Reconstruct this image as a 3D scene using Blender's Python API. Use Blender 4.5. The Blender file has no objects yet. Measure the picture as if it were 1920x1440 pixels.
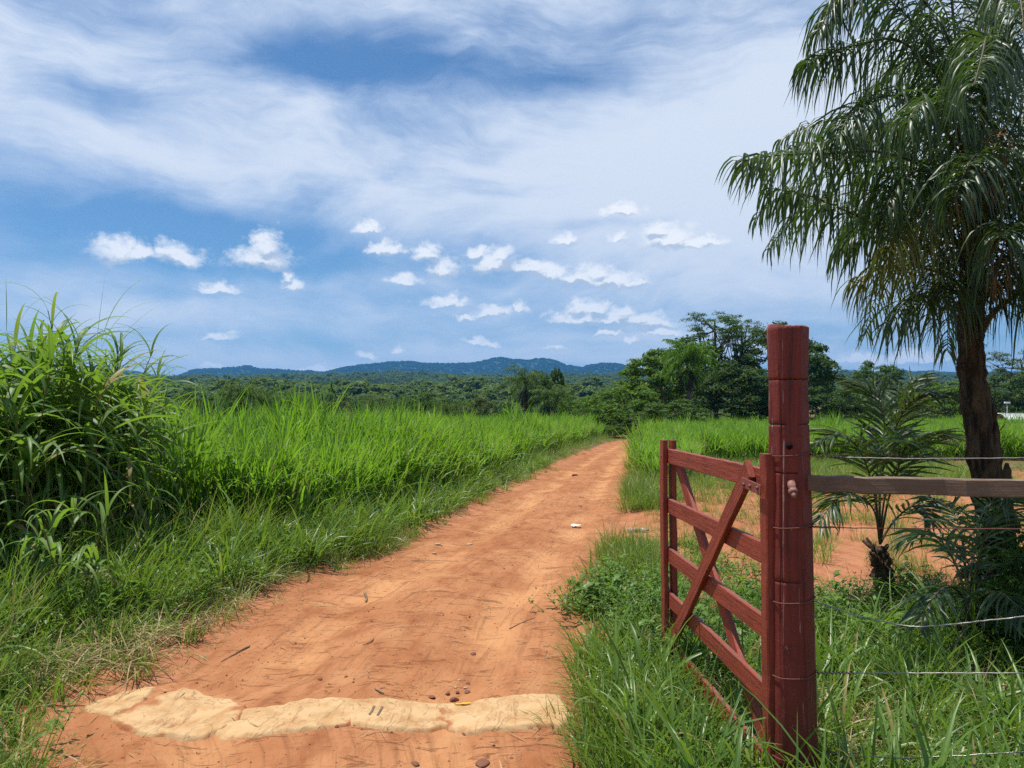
import bpy, math, random
import numpy as np
from mathutils import Vector, Matrix

SC = bpy.context.scene
COL = SC.collection
RNG = np.random.default_rng(7)
F, CX, CY, CAMH, HORIZON = 1450.0, 960.0, 720.0, 1.65, 773.0
PITCH = math.atan((HORIZON - CY) / F)
CP, SP = math.cos(PITCH), math.sin(PITCH)


def at(X, Y, d):
    """world point seen at photo pixel (X, Y) at depth d"""
    u = (X - CX) / F
    v = (CY - Y) / F
    yy = CP - v * SP
    zz = SP + v * CP
    return np.array([u * d / yy, d, CAMH + zz * d / yy])


def on_ground(X, Y):
    v = (CY - Y) / F
    yy = CP - v * SP
    zz = SP + v * CP
    d = -CAMH * yy / zz
    return np.array([(X - CX) / F * d / yy, d])


def tag(o, label=None, cat=None, group=None, kind=None):
    if label: o['label'] = label
    if cat: o['category'] = cat
    if group: o['group'] = group
    if kind: o['kind'] = kind
    return o


def empty(name, loc, label, cat, group=None, rotz=0.0):
    o = bpy.data.objects.new(name, None)
    o.empty_display_size = 0.2
    COL.objects.link(o)
    o.location = Vector(loc)
    o.rotation_euler = (0, 0, rotz)
    return tag(o, label, cat, group)


# ------------------------------------------------------------- mesh builder
class MB:
    def __init__(self):
        self.V, self.UV, self.T, self.Fs, self.n = [], [], [], [], 0

    def add(self, V, faces, uv=None, tint=None, mat=0):
        V = np.asarray(V, float).reshape(-1, 3)
        n = len(V)
        self.V.append(V)
        self.UV.append(np.zeros((n, 2)) if uv is None else np.asarray(uv, float).reshape(-1, 2))
        if tint is None: tint = 0.5
        self.T.append(np.full(n, tint, float) if np.isscalar(tint) else np.asarray(tint, float).reshape(-1))
        for f in (faces if isinstance(faces, list) else [faces]):
            f = np.asarray(f, int)
            if f.size:
                self.Fs.append((f + self.n, mat))
        self.n += n
        return self

    def mesh(self, name, mats, smooth=True, origin=None):
        V = np.concatenate(self.V)
        if origin is not None: V = V - np.asarray(origin, float)
        UV = np.concatenate(self.UV); T = np.concatenate(self.T)
        loops = np.concatenate([f.ravel() for f, _ in self.Fs])
        tot = np.concatenate([np.full(len(f), f.shape[1]) for f, _ in self.Fs])
        mi = np.concatenate([np.full(len(f), m) for f, m in self.Fs])
        st = np.concatenate([[0], np.cumsum(tot)[:-1]])
        me = bpy.data.meshes.new(name)
        me.vertices.add(len(V)); me.vertices.foreach_set('co', V.astype(np.float32).ravel())
        me.loops.add(len(loops)); me.loops.foreach_set('vertex_index', loops.astype(np.int32))
        me.polygons.add(len(tot)); me.polygons.foreach_set('loop_start', st.astype(np.int32))
        me.polygons.foreach_set('material_index', mi.astype(np.int32))
        me.polygons.foreach_set('use_smooth', np.full(len(tot), smooth))
        uvl = me.uv_layers.new(name='UVMap')
        uvl.data.foreach_set('uv', UV[loops].astype(np.float32).ravel())
        a = me.attributes.new('tint', 'FLOAT', 'POINT')
        a.data.foreach_set('value', T.astype(np.float32))
        for m in mats: me.materials.append(m)
        me.update(calc_edges=True)
        return me

    def build(self, name, mats, parent=None, smooth=True, origin=None):
        if not isinstance(mats, (list, tuple)): mats = [mats]
        if origin is None and parent is not None:
            origin = np.array(parent.location)
            p = parent.parent
            while p is not None:
                origin = origin + np.array(p.location); p = p.parent
        me = self.mesh(name, mats, smooth, origin)
        o = bpy.data.objects.new(name, me)
        COL.objects.link(o)
        if parent is not None: o.parent = parent
        elif origin is not None: o.location = Vector(origin)
        return o


def nrm(a):
    return a / np.maximum(np.linalg.norm(a, axis=-1, keepdims=True), 1e-9)


def grid_faces(N, S, K):
    """N strips, S segments, K verts across -> quads"""
    i = np.arange(N)[:, None, None]; j = np.arange(S)[None, :, None]; k = np.arange(K - 1)[None, None, :]
    b = (i * (S + 1) + j) * K + k
    return np.stack([b, b + 1, b + K + 1, b + K], -1).reshape(-1, 4)


def ribbons(mb, pos, side, nor, w, fold, tint, mat=0, flat=False):
    """pos (N,S+1,3), side, nor unit (N,S+1,3), w (N,S+1)"""
    N, S1, _ = pos.shape
    if flat:
        V = np.stack([pos - side * w[..., None] / 2, pos + side * w[..., None] / 2], 2); us = [0, 1]
    else:
        V = np.stack([pos - side * w[..., None] / 2 + nor * (fold * w)[..., None], pos,
                      pos + side * w[..., None] / 2 + nor * (fold * w)[..., None]], 2); us = [0, .5, 1]
    K = len(us)
    uv = np.zeros((N, S1, K, 2)); uv[..., 0] = np.array(us); uv[..., 1] = np.linspace(0, 1, S1)[None, :, None]
    t = np.broadcast_to(np.asarray(tint, float).reshape(-1, 1, 1), (N, S1, K))
    mb.add(V, grid_faces(N, S1 - 1, K), uv, t, mat)


def blades(mb, P, az, th0, L, W, droop, nseg=5, fold=.18, pw=1.4, roll=None, tint=None, flat=False, mat=0, wbase=.55, peak=.3):
    P = np.asarray(P, float); N = len(P)
    f = lambda a: np.broadcast_to(np.asarray(a, float), (N,))
    az, th0, L, W, droop = f(az), f(th0), f(L), f(W), f(droop)
    t = np.linspace(0, 1, nseg + 1)
    tm = (t[1:] + t[:-1]) / 2
    th = th0[:, None] - droop[:, None] * tm[None] ** pw
    r = np.concatenate([np.zeros((N, 1)), np.cumsum(np.cos(th), 1)], 1) * (L / nseg)[:, None]
    z = np.concatenate([np.zeros((N, 1)), np.cumsum(np.sin(th), 1)], 1) * (L / nseg)[:, None]
    ca, sa = np.cos(az)[:, None], np.sin(az)[:, None]
    pos = P[:, None, :] + np.stack([r * ca, r * sa, z], -1)
    thv = th0[:, None] - droop[:, None] * t[None] ** pw
    side = np.stack([-sa + 0 * thv, ca + 0 * thv, 0 * thv], -1)
    nor = np.stack([-np.sin(thv) * ca, -np.sin(thv) * sa, np.cos(thv)], -1)
    if roll is not None:
        ro = f(roll)[:, None, None] * t[None, :, None]
        side, nor = side * np.cos(ro) + nor * np.sin(ro), nor * np.cos(ro) - side * np.sin(ro)
    wp = np.where(t < peak, wbase + (1 - wbase) * t / peak, np.maximum(1 - ((t - peak) / (1 - peak)) ** 1.6, 0.02))
    w = W[:, None] * wp[None]
    ribbons(mb, pos, side, nor, w, fold, RNG.random(N) if tint is None else f(tint), mat, flat)
    return pos


def tube(mb, path, rad, n=8, mat=0, tint=.5, jit=0.0, cap=True, ref=(0, 0, 1.0)):
    path = np.asarray(path, float); S = len(path)
    rad = np.broadcast_to(np.asarray(rad, float), (S,))
    tan = nrm(np.gradient(path, axis=0))
    ref = np.array(ref, float)
    if abs(np.dot(tan.mean(0) / (np.linalg.norm(tan.mean(0)) + 1e-9), ref)) > .9: ref = np.array([0, 1.0, 0.05])
    a = nrm(np.cross(tan, ref)); b = np.cross(tan, a)
    ph = np.linspace(0, 2 * np.pi, n, endpoint=False)
    rr = rad[:, None] * (1 + jit * RNG.normal(size=(S, n)))
    V = path[:, None, :] + rr[..., None] * (np.cos(ph)[None, :, None] * a[:, None, :] + np.sin(ph)[None, :, None] * b[:, None, :])
    i = np.arange(S - 1)[:, None]; j = np.arange(n)[None, :]
    q = np.stack([i * n + j, i * n + (j + 1) % n, (i + 1) * n + (j + 1) % n, (i + 1) * n + j], -1).reshape(-1, 4)
    ln = np.concatenate([[0], np.cumsum(np.linalg.norm(np.diff(path, axis=0), axis=1))])
    uv = np.zeros((S, n, 2)); uv[..., 0] = (ph / (2 * np.pi))[None]; uv[..., 1] = ln[:, None]
    fs = [q]
    if cap and n >= 3:
        fs.append(np.arange(n)[None, ::-1]); fs.append((np.arange(n) + (S - 1) * n)[None])
    mb.add(V, fs, uv, tint, mat)


def board(mb, a, b, waxis, w, t, ch=.004, seg=10, jit=.0012, mat=0, tint=.5, bend=0.0):
    """chamfered plank from a to b; waxis = width direction"""
    a = np.asarray(a, float); b = np.asarray(b, float)
    ax = nrm(b - a); wv = np.asarray(waxis, float); wv = nrm(wv - ax * wv.dot(ax)); tv = np.cross(ax, wv)
    hw, ht = w / 2, t / 2
    prof = np.array([(-hw + ch, -ht), (hw - ch, -ht), (hw, -ht + ch), (hw, ht - ch), (hw - ch, ht), (-hw + ch, ht), (-hw, ht - ch), (-hw, -ht + ch)])
    s = np.linspace(0, 1, seg + 1); ln = np.linalg.norm(b - a)
    cen = a + (b - a) * s[:, None] + wv * (bend * np.sin(np.pi * s))[:, None]
    pr = prof[None] + jit * RNG.normal(size=(seg + 1, 1, 2)) + jit * .6 * RNG.normal(size=(seg + 1, 8, 2))
    V = cen[:, None, :] + pr[..., :1] * wv + pr[..., 1:] * tv
    n = 8
    i = np.arange(seg)[:, None]; j = np.arange(n)[None, :]
    q = np.stack([i * n + j, i * n + (j + 1) % n, (i + 1) * n + (j + 1) % n, (i + 1) * n + j], -1).reshape(-1, 4)
    per = np.concatenate([[0], np.cumsum(np.linalg.norm(np.diff(prof, axis=0), axis=1))])
    off = RNG.random() * 9
    uv = np.zeros((seg + 1, n, 2)); uv[..., 0] = per[None] + off; uv[..., 1] = (s * ln)[:, None] + off
    mb.add(V, [q, np.arange(n)[None, ::-1], (np.arange(n) + seg * n)[None]], uv, tint, mat)


# ------------------------------------------------------------- numpy noise
def _h(ix, iy, seed):
    h = (ix.astype(np.int64) * 374761393 + iy.astype(np.int64) * 668265263 + seed * 982451653) & 0x7fffffff
    h = (h ^ (h >> 13)) * 1274126177 & 0x7fffffff
    return ((h ^ (h >> 16)) & 0xffff) / 65535.0


def noise2(x, y, seed=0):
    x = np.asarray(x, float); y = np.asarray(y, float)
    ix, iy = np.floor(x), np.floor(y); fx, fy = x - ix, y - iy
    fx = fx * fx * (3 - 2 * fx); fy = fy * fy * (3 - 2 * fy)
    ix = ix.astype(np.int64); iy = iy.astype(np.int64)
    a, b, c, d = _h(ix, iy, seed), _h(ix + 1, iy, seed), _h(ix, iy + 1, seed), _h(ix + 1, iy + 1, seed)
    return (a + (b - a) * fx) * (1 - fy) + (c + (d - c) * fx) * fy - .5


def fbm(x, y, seed=0, o=4):
    s = 0; a = 1.0
    for k in range(o):
        s = s + a * noise2(np.asarray(x) * 2 ** k, np.asarray(y) * 2 ** k, seed + k); a *= .5
    return s


def sstep(a, b, x):
    t = np.clip((np.asarray(x, float) - a) / (b - a), 0, 1)
    return t * t * (3 - 2 * t)


# ------------------------------------------------------------- terrain
ROAD_Y = [-6, 3.0, 3.8, 4.25, 4.55, 4.85, 6.7, 8.2, 10.1, 12.8, 15.2, 18.8, 22.4, 31, 40, 44, 48]
ROAD_L = [-1.2, -1.72, -2.05, -2.40, -2.32, -2.06, -2.02, -1.55, -1.08, -.55, -.1, .65, 1.4, 3.2, 5.3, 6.6, 8.6]
ROAD_R = [1.0, .3, .27, .27, .31, .36, .62, .95, 1.36, 1.85, 2.2, 2.75, 3.3, 4.85, 6.7, 8.4, 10.6]
XL = lambda y: np.interp(y, ROAD_Y, ROAD_L)
XR = lambda y: np.interp(y, ROAD_Y, ROAD_R)
FIELD_EDGE = lambda y: np.interp(y, [5, 7, 8.6, 10.5, 16, 24.7, 35, 46, 60], [-3.9, -3.15, -2.55, -2.12, -.85, .70, 2.7, 5.2, 9])


def zt(x, y):
    z = np.interp(y, [-500, 57, 64, 80, 110, 160, 300, 600, 1200, 1400, 2300, 3200, 9000],
                  [0, 0, -.6, -2.6, -5, -4.6, 3, 16, 49, 52, 60, 62, 62])
    z = z + 14 * fbm(x / 260., y / 260., 3, 3) * sstep(110, 500, y)
    return z


def gz(x, y):
    """finished ground height"""
    x = np.asarray(x, float); y = np.asarray(y, float)
    near = 1 - sstep(50, 70, y)
    m = (.05 * fbm(x * .5, y * .5, 11, 3) + .022 * fbm(x * 2.3, y * 2.3, 21, 3)) * near
    xl, xr = XL(y), XR(y)
    inside = np.minimum(x - xl, xr - x)
    on = (y > -6) & (y < 48)
    carve = np.where(on, sstep(-.02, .25, inside), 0) * .07
    bank = np.where(on, sstep(0, .8, xl - x) * (1 - sstep(3, 8, xl - x)), 0) * .10 + np.where(on, sstep(0, .5, x - xr) * (1 - sstep(1.5, 4, x - xr)), 0) * .05
    return zt(x, y) + m * (1 - np.where(on, sstep(-.1, .2, inside), 0)) - carve + bank * near


def road_z(x, y):
    xl, xr = XL(y), XR(y)
    s = (x - xl) / (xr - xl)
    wob = .03 * noise2(y * .35, 0 * y, 5)
    d = lambda c, w: np.exp(-((s - c - wob) / w) ** 2)
    z = -.035 * d(.24, .085) - .035 * d(.74, .085) + .018 * d(.49, .12) + .012
    z = z + .02 * fbm(x * .9, y * .6, 31, 3) + .012 * fbm(x * 4, y * 3, 41, 3) + .006 * fbm(x * 14, y * 9, 51, 2)
    z = z - .045 * sstep(.08, -.10, s) - .045 * sstep(.92, 1.10, s)
    return z


# ------------------------------------------------------------- materials
def newmat(name):
    m = bpy.data.materials.new(name); m.use_nodes = True
    nt = m.node_tree; nt.nodes.clear()
    out = nt.nodes.new('ShaderNodeOutputMaterial')
    return m, nt, out


class N:
    """tiny node helper"""
    def __init__(self, nt): self.nt = nt

    def __call__(self, typ, **kw):
        n = self.nt.nodes.new(typ)
        for k, v in kw.items():
            if hasattr(n, k): setattr(n, k, v)
        return n

    def set(self, sock, v):
        if isinstance(v, bpy.types.NodeSocket): self.nt.links.new(v, sock)
        else: sock.default_value = v

    def math(self, op, a, b=None, c=None, clamp=False):
        n = self.nt.nodes.new('ShaderNodeMath'); n.operation = op; n.use_clamp = clamp
        for i, v in enumerate((a, b, c)):
            if v is not None: self.set(n.inputs[i], v)
        return n.outputs[0]

    def vmath(self, op, a, b=None, c=None):
        n = self.nt.nodes.new('ShaderNodeVectorMath'); n.operation = op
        for i, v in enumerate((a, b, c)):
            if v is not None: self.set(n.inputs[i], v)
        return n.outputs['Value'] if op in ('LENGTH', 'DOT_PRODUCT', 'DISTANCE') else n.outputs[0]

    def mix(self, fac, a, b, blend='MIX'):
        n = self.nt.nodes.new('ShaderNodeMix'); n.data_type = 'RGBA'; n.blend_type = blend
        self.set(n.inputs[0], fac)
        for s, v in ((n.inputs[6], a), (n.inputs[7], b)):
            if isinstance(v, tuple) and len(v) == 3: v = v + (1,)
            self.set(s, v)
        return n.outputs[2]

    def noise(self, vec, scale, detail=4, rough=.55, dist=0.0, dims='3D'):
        n = self.nt.nodes.new('ShaderNodeTexNoise'); n.noise_dimensions = dims
        if vec is not None: self.nt.links.new(vec, n.inputs['Vector'])
        n.inputs['Scale'].default_value = scale; n.inputs['Detail'].default_value = detail
        n.inputs['Roughness'].default_value = rough; n.inputs['Distortion'].default_value = dist
        return n.outputs['Fac'], n.outputs['Color']

    def ramp(self, v, a, b, lo=0., hi=1.):
        n = self.nt.nodes.new('ShaderNodeMapRange'); n.interpolation_type = 'SMOOTHSTEP'
        self.set(n.inputs[0], v)
        for i, q in zip((1, 2, 3, 4), (a, b, lo, hi)): n.inputs[i].default_value = q
        return n.outputs[0]

    def scale(self, vec, s):
        n = self.nt.nodes.new('ShaderNodeMapping'); self.nt.links.new(vec, n.inputs[0])
        n.inputs['Scale'].default_value = s
        return n.outputs[0]

    def bump(self, h, strength, dist):
        n = self.nt.nodes.new('ShaderNodeBump'); self.set(n.inputs['Height'], h)
        n.inputs['Strength'].default_value = strength; n.inputs['Distance'].default_value = dist
        return n.outputs[0]

    def pbsdf(self, col, rough=.6, spec=.4, normal=None, metallic=0.):
        n = self.nt.nodes.new('ShaderNodeBsdfPrincipled')
        if isinstance(col, tuple) and len(col) == 3: col = col + (1,)
        self.set(n.inputs['Base Color'], col); self.set(n.inputs['Roughness'], rough)
        n.inputs['Specular IOR Level'].default_value = spec; n.inputs['Metallic'].default_value = metallic
        if normal is not None: self.nt.links.new(normal, n.inputs['Normal'])
        return n


def leaf_mat(name, c1, c2, dry=(.32, .24, .09), trans=.4, rough=.45, spec=.4, midrib=.5, dryamt=.05, tcol=None, obj_var=.35, patch=None):
    m, nt, out = newmat(name); n = N(nt)
    att = n('ShaderNodeAttribute', attribute_name='tint').outputs['Fac']
    oi = n('ShaderNodeObjectInfo').outputs['Random']
    geo = n('ShaderNodeNewGeometry').outputs['Position']
    ns, _ = n.noise(geo, 1.3, 2)
    f = n.math('ADD', n.math('MULTIPLY', att, 1 - obj_var), n.math('MULTIPLY', oi, obj_var))
    f = n.math('ADD', f, n.math('MULTIPLY', n.math('SUBTRACT', ns, .5), .5), clamp=True)
    col = n.mix(f, c1, c2)
    col = n.mix(n.ramp(att, 1 - dryamt - .02, 1 - dryamt + .02), col, dry) if dryamt > 0 else col
    if patch:
        pn, _ = n.noise(geo, .9, 4, .6); col = n.mix(n.ramp(pn, .50, .68, 0, .7), col, patch)
    if midrib:
        uv = n('ShaderNodeUVMap').outputs[0]
        sx = n('ShaderNodeSeparateXYZ'); nt.links.new(uv, sx.inputs[0])
        d = n.math('ABSOLUTE', n.math('SUBTRACT', sx.outputs[0], .5))
        col = n.mix(n.ramp(d, .10, .03, 0, midrib), col, (.34, .42, .16))
    p = n.pbsdf(col, rough, spec)
    tr = n('ShaderNodeBsdfTranslucent')
    tc = n.mix(.75, col, tcol if tcol else (min(c2[0] * 1.6, 1), min(c2[1] * 1.5, 1), c2[2] * .7))
    nt.links.new(tc, tr.inputs[0])
    mx = n('ShaderNodeMixShader'); mx.inputs[0].default_value = trans
    nt.links.new(p.outputs[0], mx.inputs[1]); nt.links.new(tr.outputs[0], mx.inputs[2])
    nt.links.new(mx.outputs[0], out.inputs[0])
    return m


def bark_mat(name, c1, c2, sc=(18, 18, 2.5), bump=.6, rough=.95, dist=.02):
    m, nt, out = newmat(name); n = N(nt)
    co = n('ShaderNodeTexCoord').outputs['Object']
    v = n.scale(co, sc)
    a, _ = n.noise(v, 1, 6, .65)
    b, _ = n.noise(co, 3, 3)
    col = n.mix(n.ramp(a, .35, .65), c1, c2)
    col = n.mix(n.math('MULTIPLY', n.ramp(b, .5, .7), .4), col, tuple(.55 * x for x in c1))
    p = n.pbsdf(col, rough, .2, n.bump(a, bump, dist)); nt.links.new(p.outputs[0], out.inputs[0])
    return m


def soil_mat(name, c1, c2, c3, road=False):
    m, nt, out = newmat(name); n = N(nt)
    pos = n('ShaderNodeNewGeometry').outputs['Position']
    big, _ = n.noise(pos, .55, 4, .6, .4)
    mid, _ = n.noise(n.scale(pos, (4.5, 2.2, 4)), 1, 6, .62, .3)
    fine, _ = n.noise(pos, 38, 5, .65)
    col = n.mix(n.ramp(big, .32, .68), c1, c2)
    col = n.mix(n.ramp(mid, .42, .72, 0, .75), col, c3)
    col = n.mix(n.ramp(fine, .52, .75, 0, .45), col, tuple(.55 * x for x in c1))
    vo = n('ShaderNodeTexVoronoi'); nt.links.new(pos, vo.inputs['Vector']); vo.inputs['Scale'].default_value = 26
    rnd = n('ShaderNodeSeparateColor'); nt.links.new(vo.outputs['Color'], rnd.inputs[0])
    peb = n.math('MULTIPLY', n.ramp(vo.outputs['Distance'], .30, .16), n.math('GREATER_THAN', rnd.outputs[0], .90))
    col = n.mix(n.math('MULTIPLY', peb, .75), col, n.mix(rnd.outputs[1], (.10, .035, .022), (.42, .27, .16)))
    if road:
        uv = n('ShaderNodeUVMap').outputs[0]; su = n('ShaderNodeSeparateXYZ'); nt.links.new(uv, su.inputs[0])
        wob, _ = n.noise(n.scale(uv, (1, .5, 1)), 1, 3); u_ = n.math('ADD', su.outputs[0], n.math('MULTIPLY', n.math('SUBTRACT', wob, .5), .16))
        tk = n.math('MAXIMUM', n.ramp(n.math('ABSOLUTE', n.math('SUBTRACT', u_, .25)), .12, .03), n.ramp(n.math('ABSOLUTE', n.math('SUBTRACT', u_, .74)), .12, .03))
        brk, _ = n.noise(pos, 1.1, 4, .6); tk = n.math('MULTIPLY', tk, n.ramp(brk, .35, .6))
        col = n.mix(n.math('MULTIPLY', tk, .8), col, (.50, .245, .108))
        tr_, _ = n.noise(n.scale(uv, (42, .9, 1)), 1, 5, .65, .6); col = n.mix(n.ramp(tr_, .50, .70, 0, .55), col, tuple(.60 * x for x in c1))
        cr_, _ = n.noise(n.scale(pos, (3.2, 11, 1)), 1, 5, .7, 1.5); cm = n.ramp(cr_, .58, .66, 0, .6); col = n.mix(cm, col, (.15, .060, .026))
        pl_, _ = n.noise(pos, 1.7, 3, .5, .5); col = n.mix(n.ramp(pl_, .58, .75, 0, .5), col, (.46, .25, .115))
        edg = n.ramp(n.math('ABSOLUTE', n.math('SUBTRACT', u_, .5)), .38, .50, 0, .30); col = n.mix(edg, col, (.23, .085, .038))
        wv = n('ShaderNodeTexWave'); nt.links.new(n.scale(uv, (5, 1, 1)), wv.inputs[0]); wv.inputs['Scale'].default_value = 3.2; wv.bands_direction = 'DIAGONAL'; wv.inputs['Distortion'].default_value = 1.2
        mid = n.math('ADD', mid, n.math('MULTIPLY', n.math('MULTIPLY', wv.outputs[1], tk), .2))
        mid = n.math('SUBTRACT', mid, n.math('MULTIPLY', cm, .5))
        mid = n.math('ADD', mid, n.math('MULTIPLY', tr_, .5))
    if not road:
        att = n('ShaderNodeAttribute', attribute_name='tint').outputs['Fac']
        lit, _ = n.noise(n.scale(pos, (9, 9, 9)), 1, 6, .7, 1.2)
        veg = n.math('MULTIPLY', n.ramp(n.math('ADD', att, n.math('MULTIPLY', n.math('SUBTRACT', lit, .5), .9)), .35, .65), .92)
        lc = n.mix(n.ramp(lit, .35, .65), (.055, .038, .018), (.21, .15, .065))
        lc = n.mix(n.ramp(big, .4, .6, 0, .5), lc, (.05, .085, .016))
        col = n.mix(veg, col, lc)
    h = n.math('ADD', n.math('MULTIPLY', mid, .9), n.math('MULTIPLY', fine, .32))
    h = n.math('ADD', h, n.math('MULTIPLY', peb, .35))
    p = n.pbsdf(col, .95, .12, n.bump(h, .7, .04)); nt.links.new(p.outputs[0], out.inputs[0])
    return m


def paint_mat(name, red, worn, dirt=.45, uvgrain=True, sc=(45, 3.0, 1), cut=False):
    m, nt, out = newmat(name); n = N(nt)
    uv = n('ShaderNodeUVMap').outputs[0] if uvgrain else n('ShaderNodeTexCoord').outputs['Object']
    g, _ = n.noise(n.scale(uv, sc), 1, 6, .65, .3)
    b, _ = n.noise(uv, 5, 5, .6)
    co = n('ShaderNodeTexCoord').outputs['Object']
    sp, _ = n.noise(co, 30, 4, .7)
    if cut:
        pe, _ = n.noise(n.scale(co, (55, 55, 1.3)), 1, 3, .6, .4); pb_, _ = n.noise(co, 4, 3)
    col = n.mix(n.ramp(g, .35, .7), red, tuple(.72 * x for x in red))
    col = n.mix(n.ramp(b, .5, .75, 0, dirt), col, tuple(.32 * x for x in red))
    scr = n.math('MULTIPLY', n.ramp(g, .63, .70), n.ramp(b, .42, .6))
    col = n.mix(n.math('MULTIPLY', scr, .6), col, worn)
    col = n.mix(n.ramp(sp, .66, .74, 0, .6), col, worn)
    nz = n('ShaderNodeNewGeometry').outputs['Normal']
    sx = n('ShaderNodeSeparateXYZ'); nt.links.new(nz, sx.inputs[0])
    col = n.mix(n.math('MULTIPLY', n.ramp(sx.outputs[2], .6, .95), n.ramp(sp, .42, .58)), col, tuple(.6 * x for x in worn))
    if cut:
        col = n.mix(n.math('MULTIPLY', n.ramp(pe, .63, .66), n.ramp(pb_, .44, .54, 0, .75)), col, (.42, .33, .30))
        col = n.mix(n.ramp(pe, .40, .34, 0, .7), col, (.055, .014, .012))
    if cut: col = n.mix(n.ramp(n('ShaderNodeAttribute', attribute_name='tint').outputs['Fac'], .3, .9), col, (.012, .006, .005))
    p = n.pbsdf(col, .62, .35, n.bump(n.math('ADD', g, n.math('MULTIPLY', sp, .4)), .8, .008)); nt.links.new(p.outputs[0], out.inputs[0])
    return m


def plain_mat(name, col, rough=.6, spec=.4, metallic=0., nscale=20, amt=.4, dark=None, bump=.2):
    m, nt, out = newmat(name); n = N(nt)
    co = n('ShaderNodeTexCoord').outputs['Object']
    a, _ = n.noise(co, nscale, 5, .6)
    c = n.mix(n.ramp(a, .4, .7, 0, amt), col, dark if dark else tuple(.4 * x for x in col))
    p = n.pbsdf(c, rough, spec, n.bump(a, bump, .004), metallic); nt.links.new(p.outputs[0], out.inputs[0])
    return m


M = {}
M['soil'] = soil_mat('red_soil', (.33, .128, .057), (.41, .180, .090), (.245, .084, .036))
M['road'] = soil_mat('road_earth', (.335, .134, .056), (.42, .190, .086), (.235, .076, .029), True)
M['field'] = leaf_mat('field_grass_leaf', (.075, .180, .012), (.165, .310, .024), trans=.50, dryamt=.035, tcol=(.27, .52, .025))
M['cane'] = leaf_mat('elephant_grass_leaf', (.052, .130, .022), (.150, .255, .045), trans=.45, rough=.46, spec=.32, dryamt=.05, tcol=(.24, .42, .025), midrib=.7)
M['canestem'] = bark_mat('cane_stem', (.07, .085, .022), (.17, .14, .05), (30, 30, 3), .2, .6)
M['verge'] = leaf_mat('verge_grass_leaf', (.062, .150, .012), (.195, .290, .028), trans=.40, midrib=0, dryamt=.12, tcol=(.22, .36, .03), patch=(.17, .175, .04))
M['dim_verge'] = leaf_mat('lush_grass_leaf', (.065, .155, .022), (.155, .265, .042), trans=.42, rough=.38, spec=.5, midrib=.35, dryamt=.04)
M['weed'] = leaf_mat('weed_leaf', (.065, .155, .016), (.15, .27, .028), trans=.42, midrib=.25, dryamt=.04)
M['straw'] = leaf_mat('dry_straw', (.20, .14, .06), (.46, .36, .20), trans=.15, midrib=0, dryamt=0, rough=.7, spec=.2)
M['palm'] = leaf_mat('palm_leaflet', (.024, .054, .019), (.064, .110, .036), trans=.34, rough=.40, spec=.5, midrib=.2, dryamt=.03, dry=(.17, .12, .05), tcol=(.10, .20, .015))
M['palm_yellow'] = leaf_mat('yellowing_palm_leaflet', (.055, .080, .018), (.16, .165, .040), trans=.36, rough=.45, spec=.4, midrib=.2, dryamt=.12, dry=(.24, .17, .07), tcol=(.24, .28, .03))
M['rib'] = plain_mat('palm_rib', (.10, .085, .035), .6, .3)
M['deadfrond'] = leaf_mat('dead_frond', (.09, .055, .028), (.22, .145, .075), trans=.12, midrib=0, dryamt=0, rough=.8, spec=.2)
M['palmbark'] = bark_mat('palm_bark', (.024, .016, .011), (.13, .080, .046), (26, 26, 3.0), 1.0, .95, .03)
M['bark'] = bark_mat('tree_bark', (.06, .045, .032), (.16, .125, .09), (8, 8, 2))
tm = lambda nme, a, b, **k: leaf_mat(nme, a, b, trans=k.get('t', .28), midrib=0, dryamt=k.get('d', 0.0), rough=.62, spec=.16, obj_var=.2)
M['tree_dark'] = tm('dark_tree_leaf', (.026, .060, .015), (.070, .125, .028))
M['tree_mid'] = tm('mid_tree_leaf', (.034, .078, .014), (.090, .160, .026))
M['tree_light'] = tm('light_tree_leaf', (.052, .115, .014), (.13, .225, .026))
M['tree_olive'] = tm('olive_tree_leaf', (.046, .080, .020), (.115, .150, .040))
M['far'] = leaf_mat('far_canopy_leaf', (.028, .078, .020), (.150, .215, .050), trans=.28, midrib=0, dryamt=0, rough=.62, spec=.12, obj_var=.6)
M['hillfar'] = leaf_mat('hill_canopy_leaf', (.014, .040, .014), (.050, .085, .026), trans=.2, midrib=0, dryamt=0, rough=.7, spec=.08, obj_var=.5)
M['palm_far'] = tm('field_palm_leaf', (.035, .078, .018), (.10, .165, .032))
M['palm_bright'] = tm('bright_palm_leaf', (.05, .12, .012), (.12, .23, .022))
M['palm_dead'] = tm('palm_skirt', (.03, .028, .018), (.075, .06, .035), t=.1)
M['paint'] = paint_mat('red_gate_paint', (.285, .050, .026), (.28, .14, .11))
M['postpaint'] = paint_mat('red_post_paint', (.195, .029, .018), (.40, .28, .25), .5, False, (40, 40, 2.2), cut=True)
M['oldwood'] = paint_mat('weathered_plank', (.20, .125, .080), (.34, .27, .20), .5, True, (60, 2.5, 1))
M['wire'] = plain_mat('galvanised_wire', (.36, .35, .34), .45, .5, .8, 60, .5, (.14, .09, .06))
M['rustwire'] = plain_mat('rusty_wire', (.20, .085, .06), .8, .3, .3, 80, .5)
M['rust'] = plain_mat('painted_iron', (.27, .075, .055), .65, .4, .2, 40, .5, (.10, .05, .04))
M['bolt'] = plain_mat('bolt_metal', (.30, .14, .11), .75, .25, .1, 60, .6, (.12, .07, .06))
M['stone'] = plain_mat('dark_ironstone', (.17, .075, .05), .9, .2, 0, 25, .6, (.22, .09, .04), .6)
M['black'] = plain_mat('dark_hole', (.012, .008, .008), .9, .1)
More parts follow.
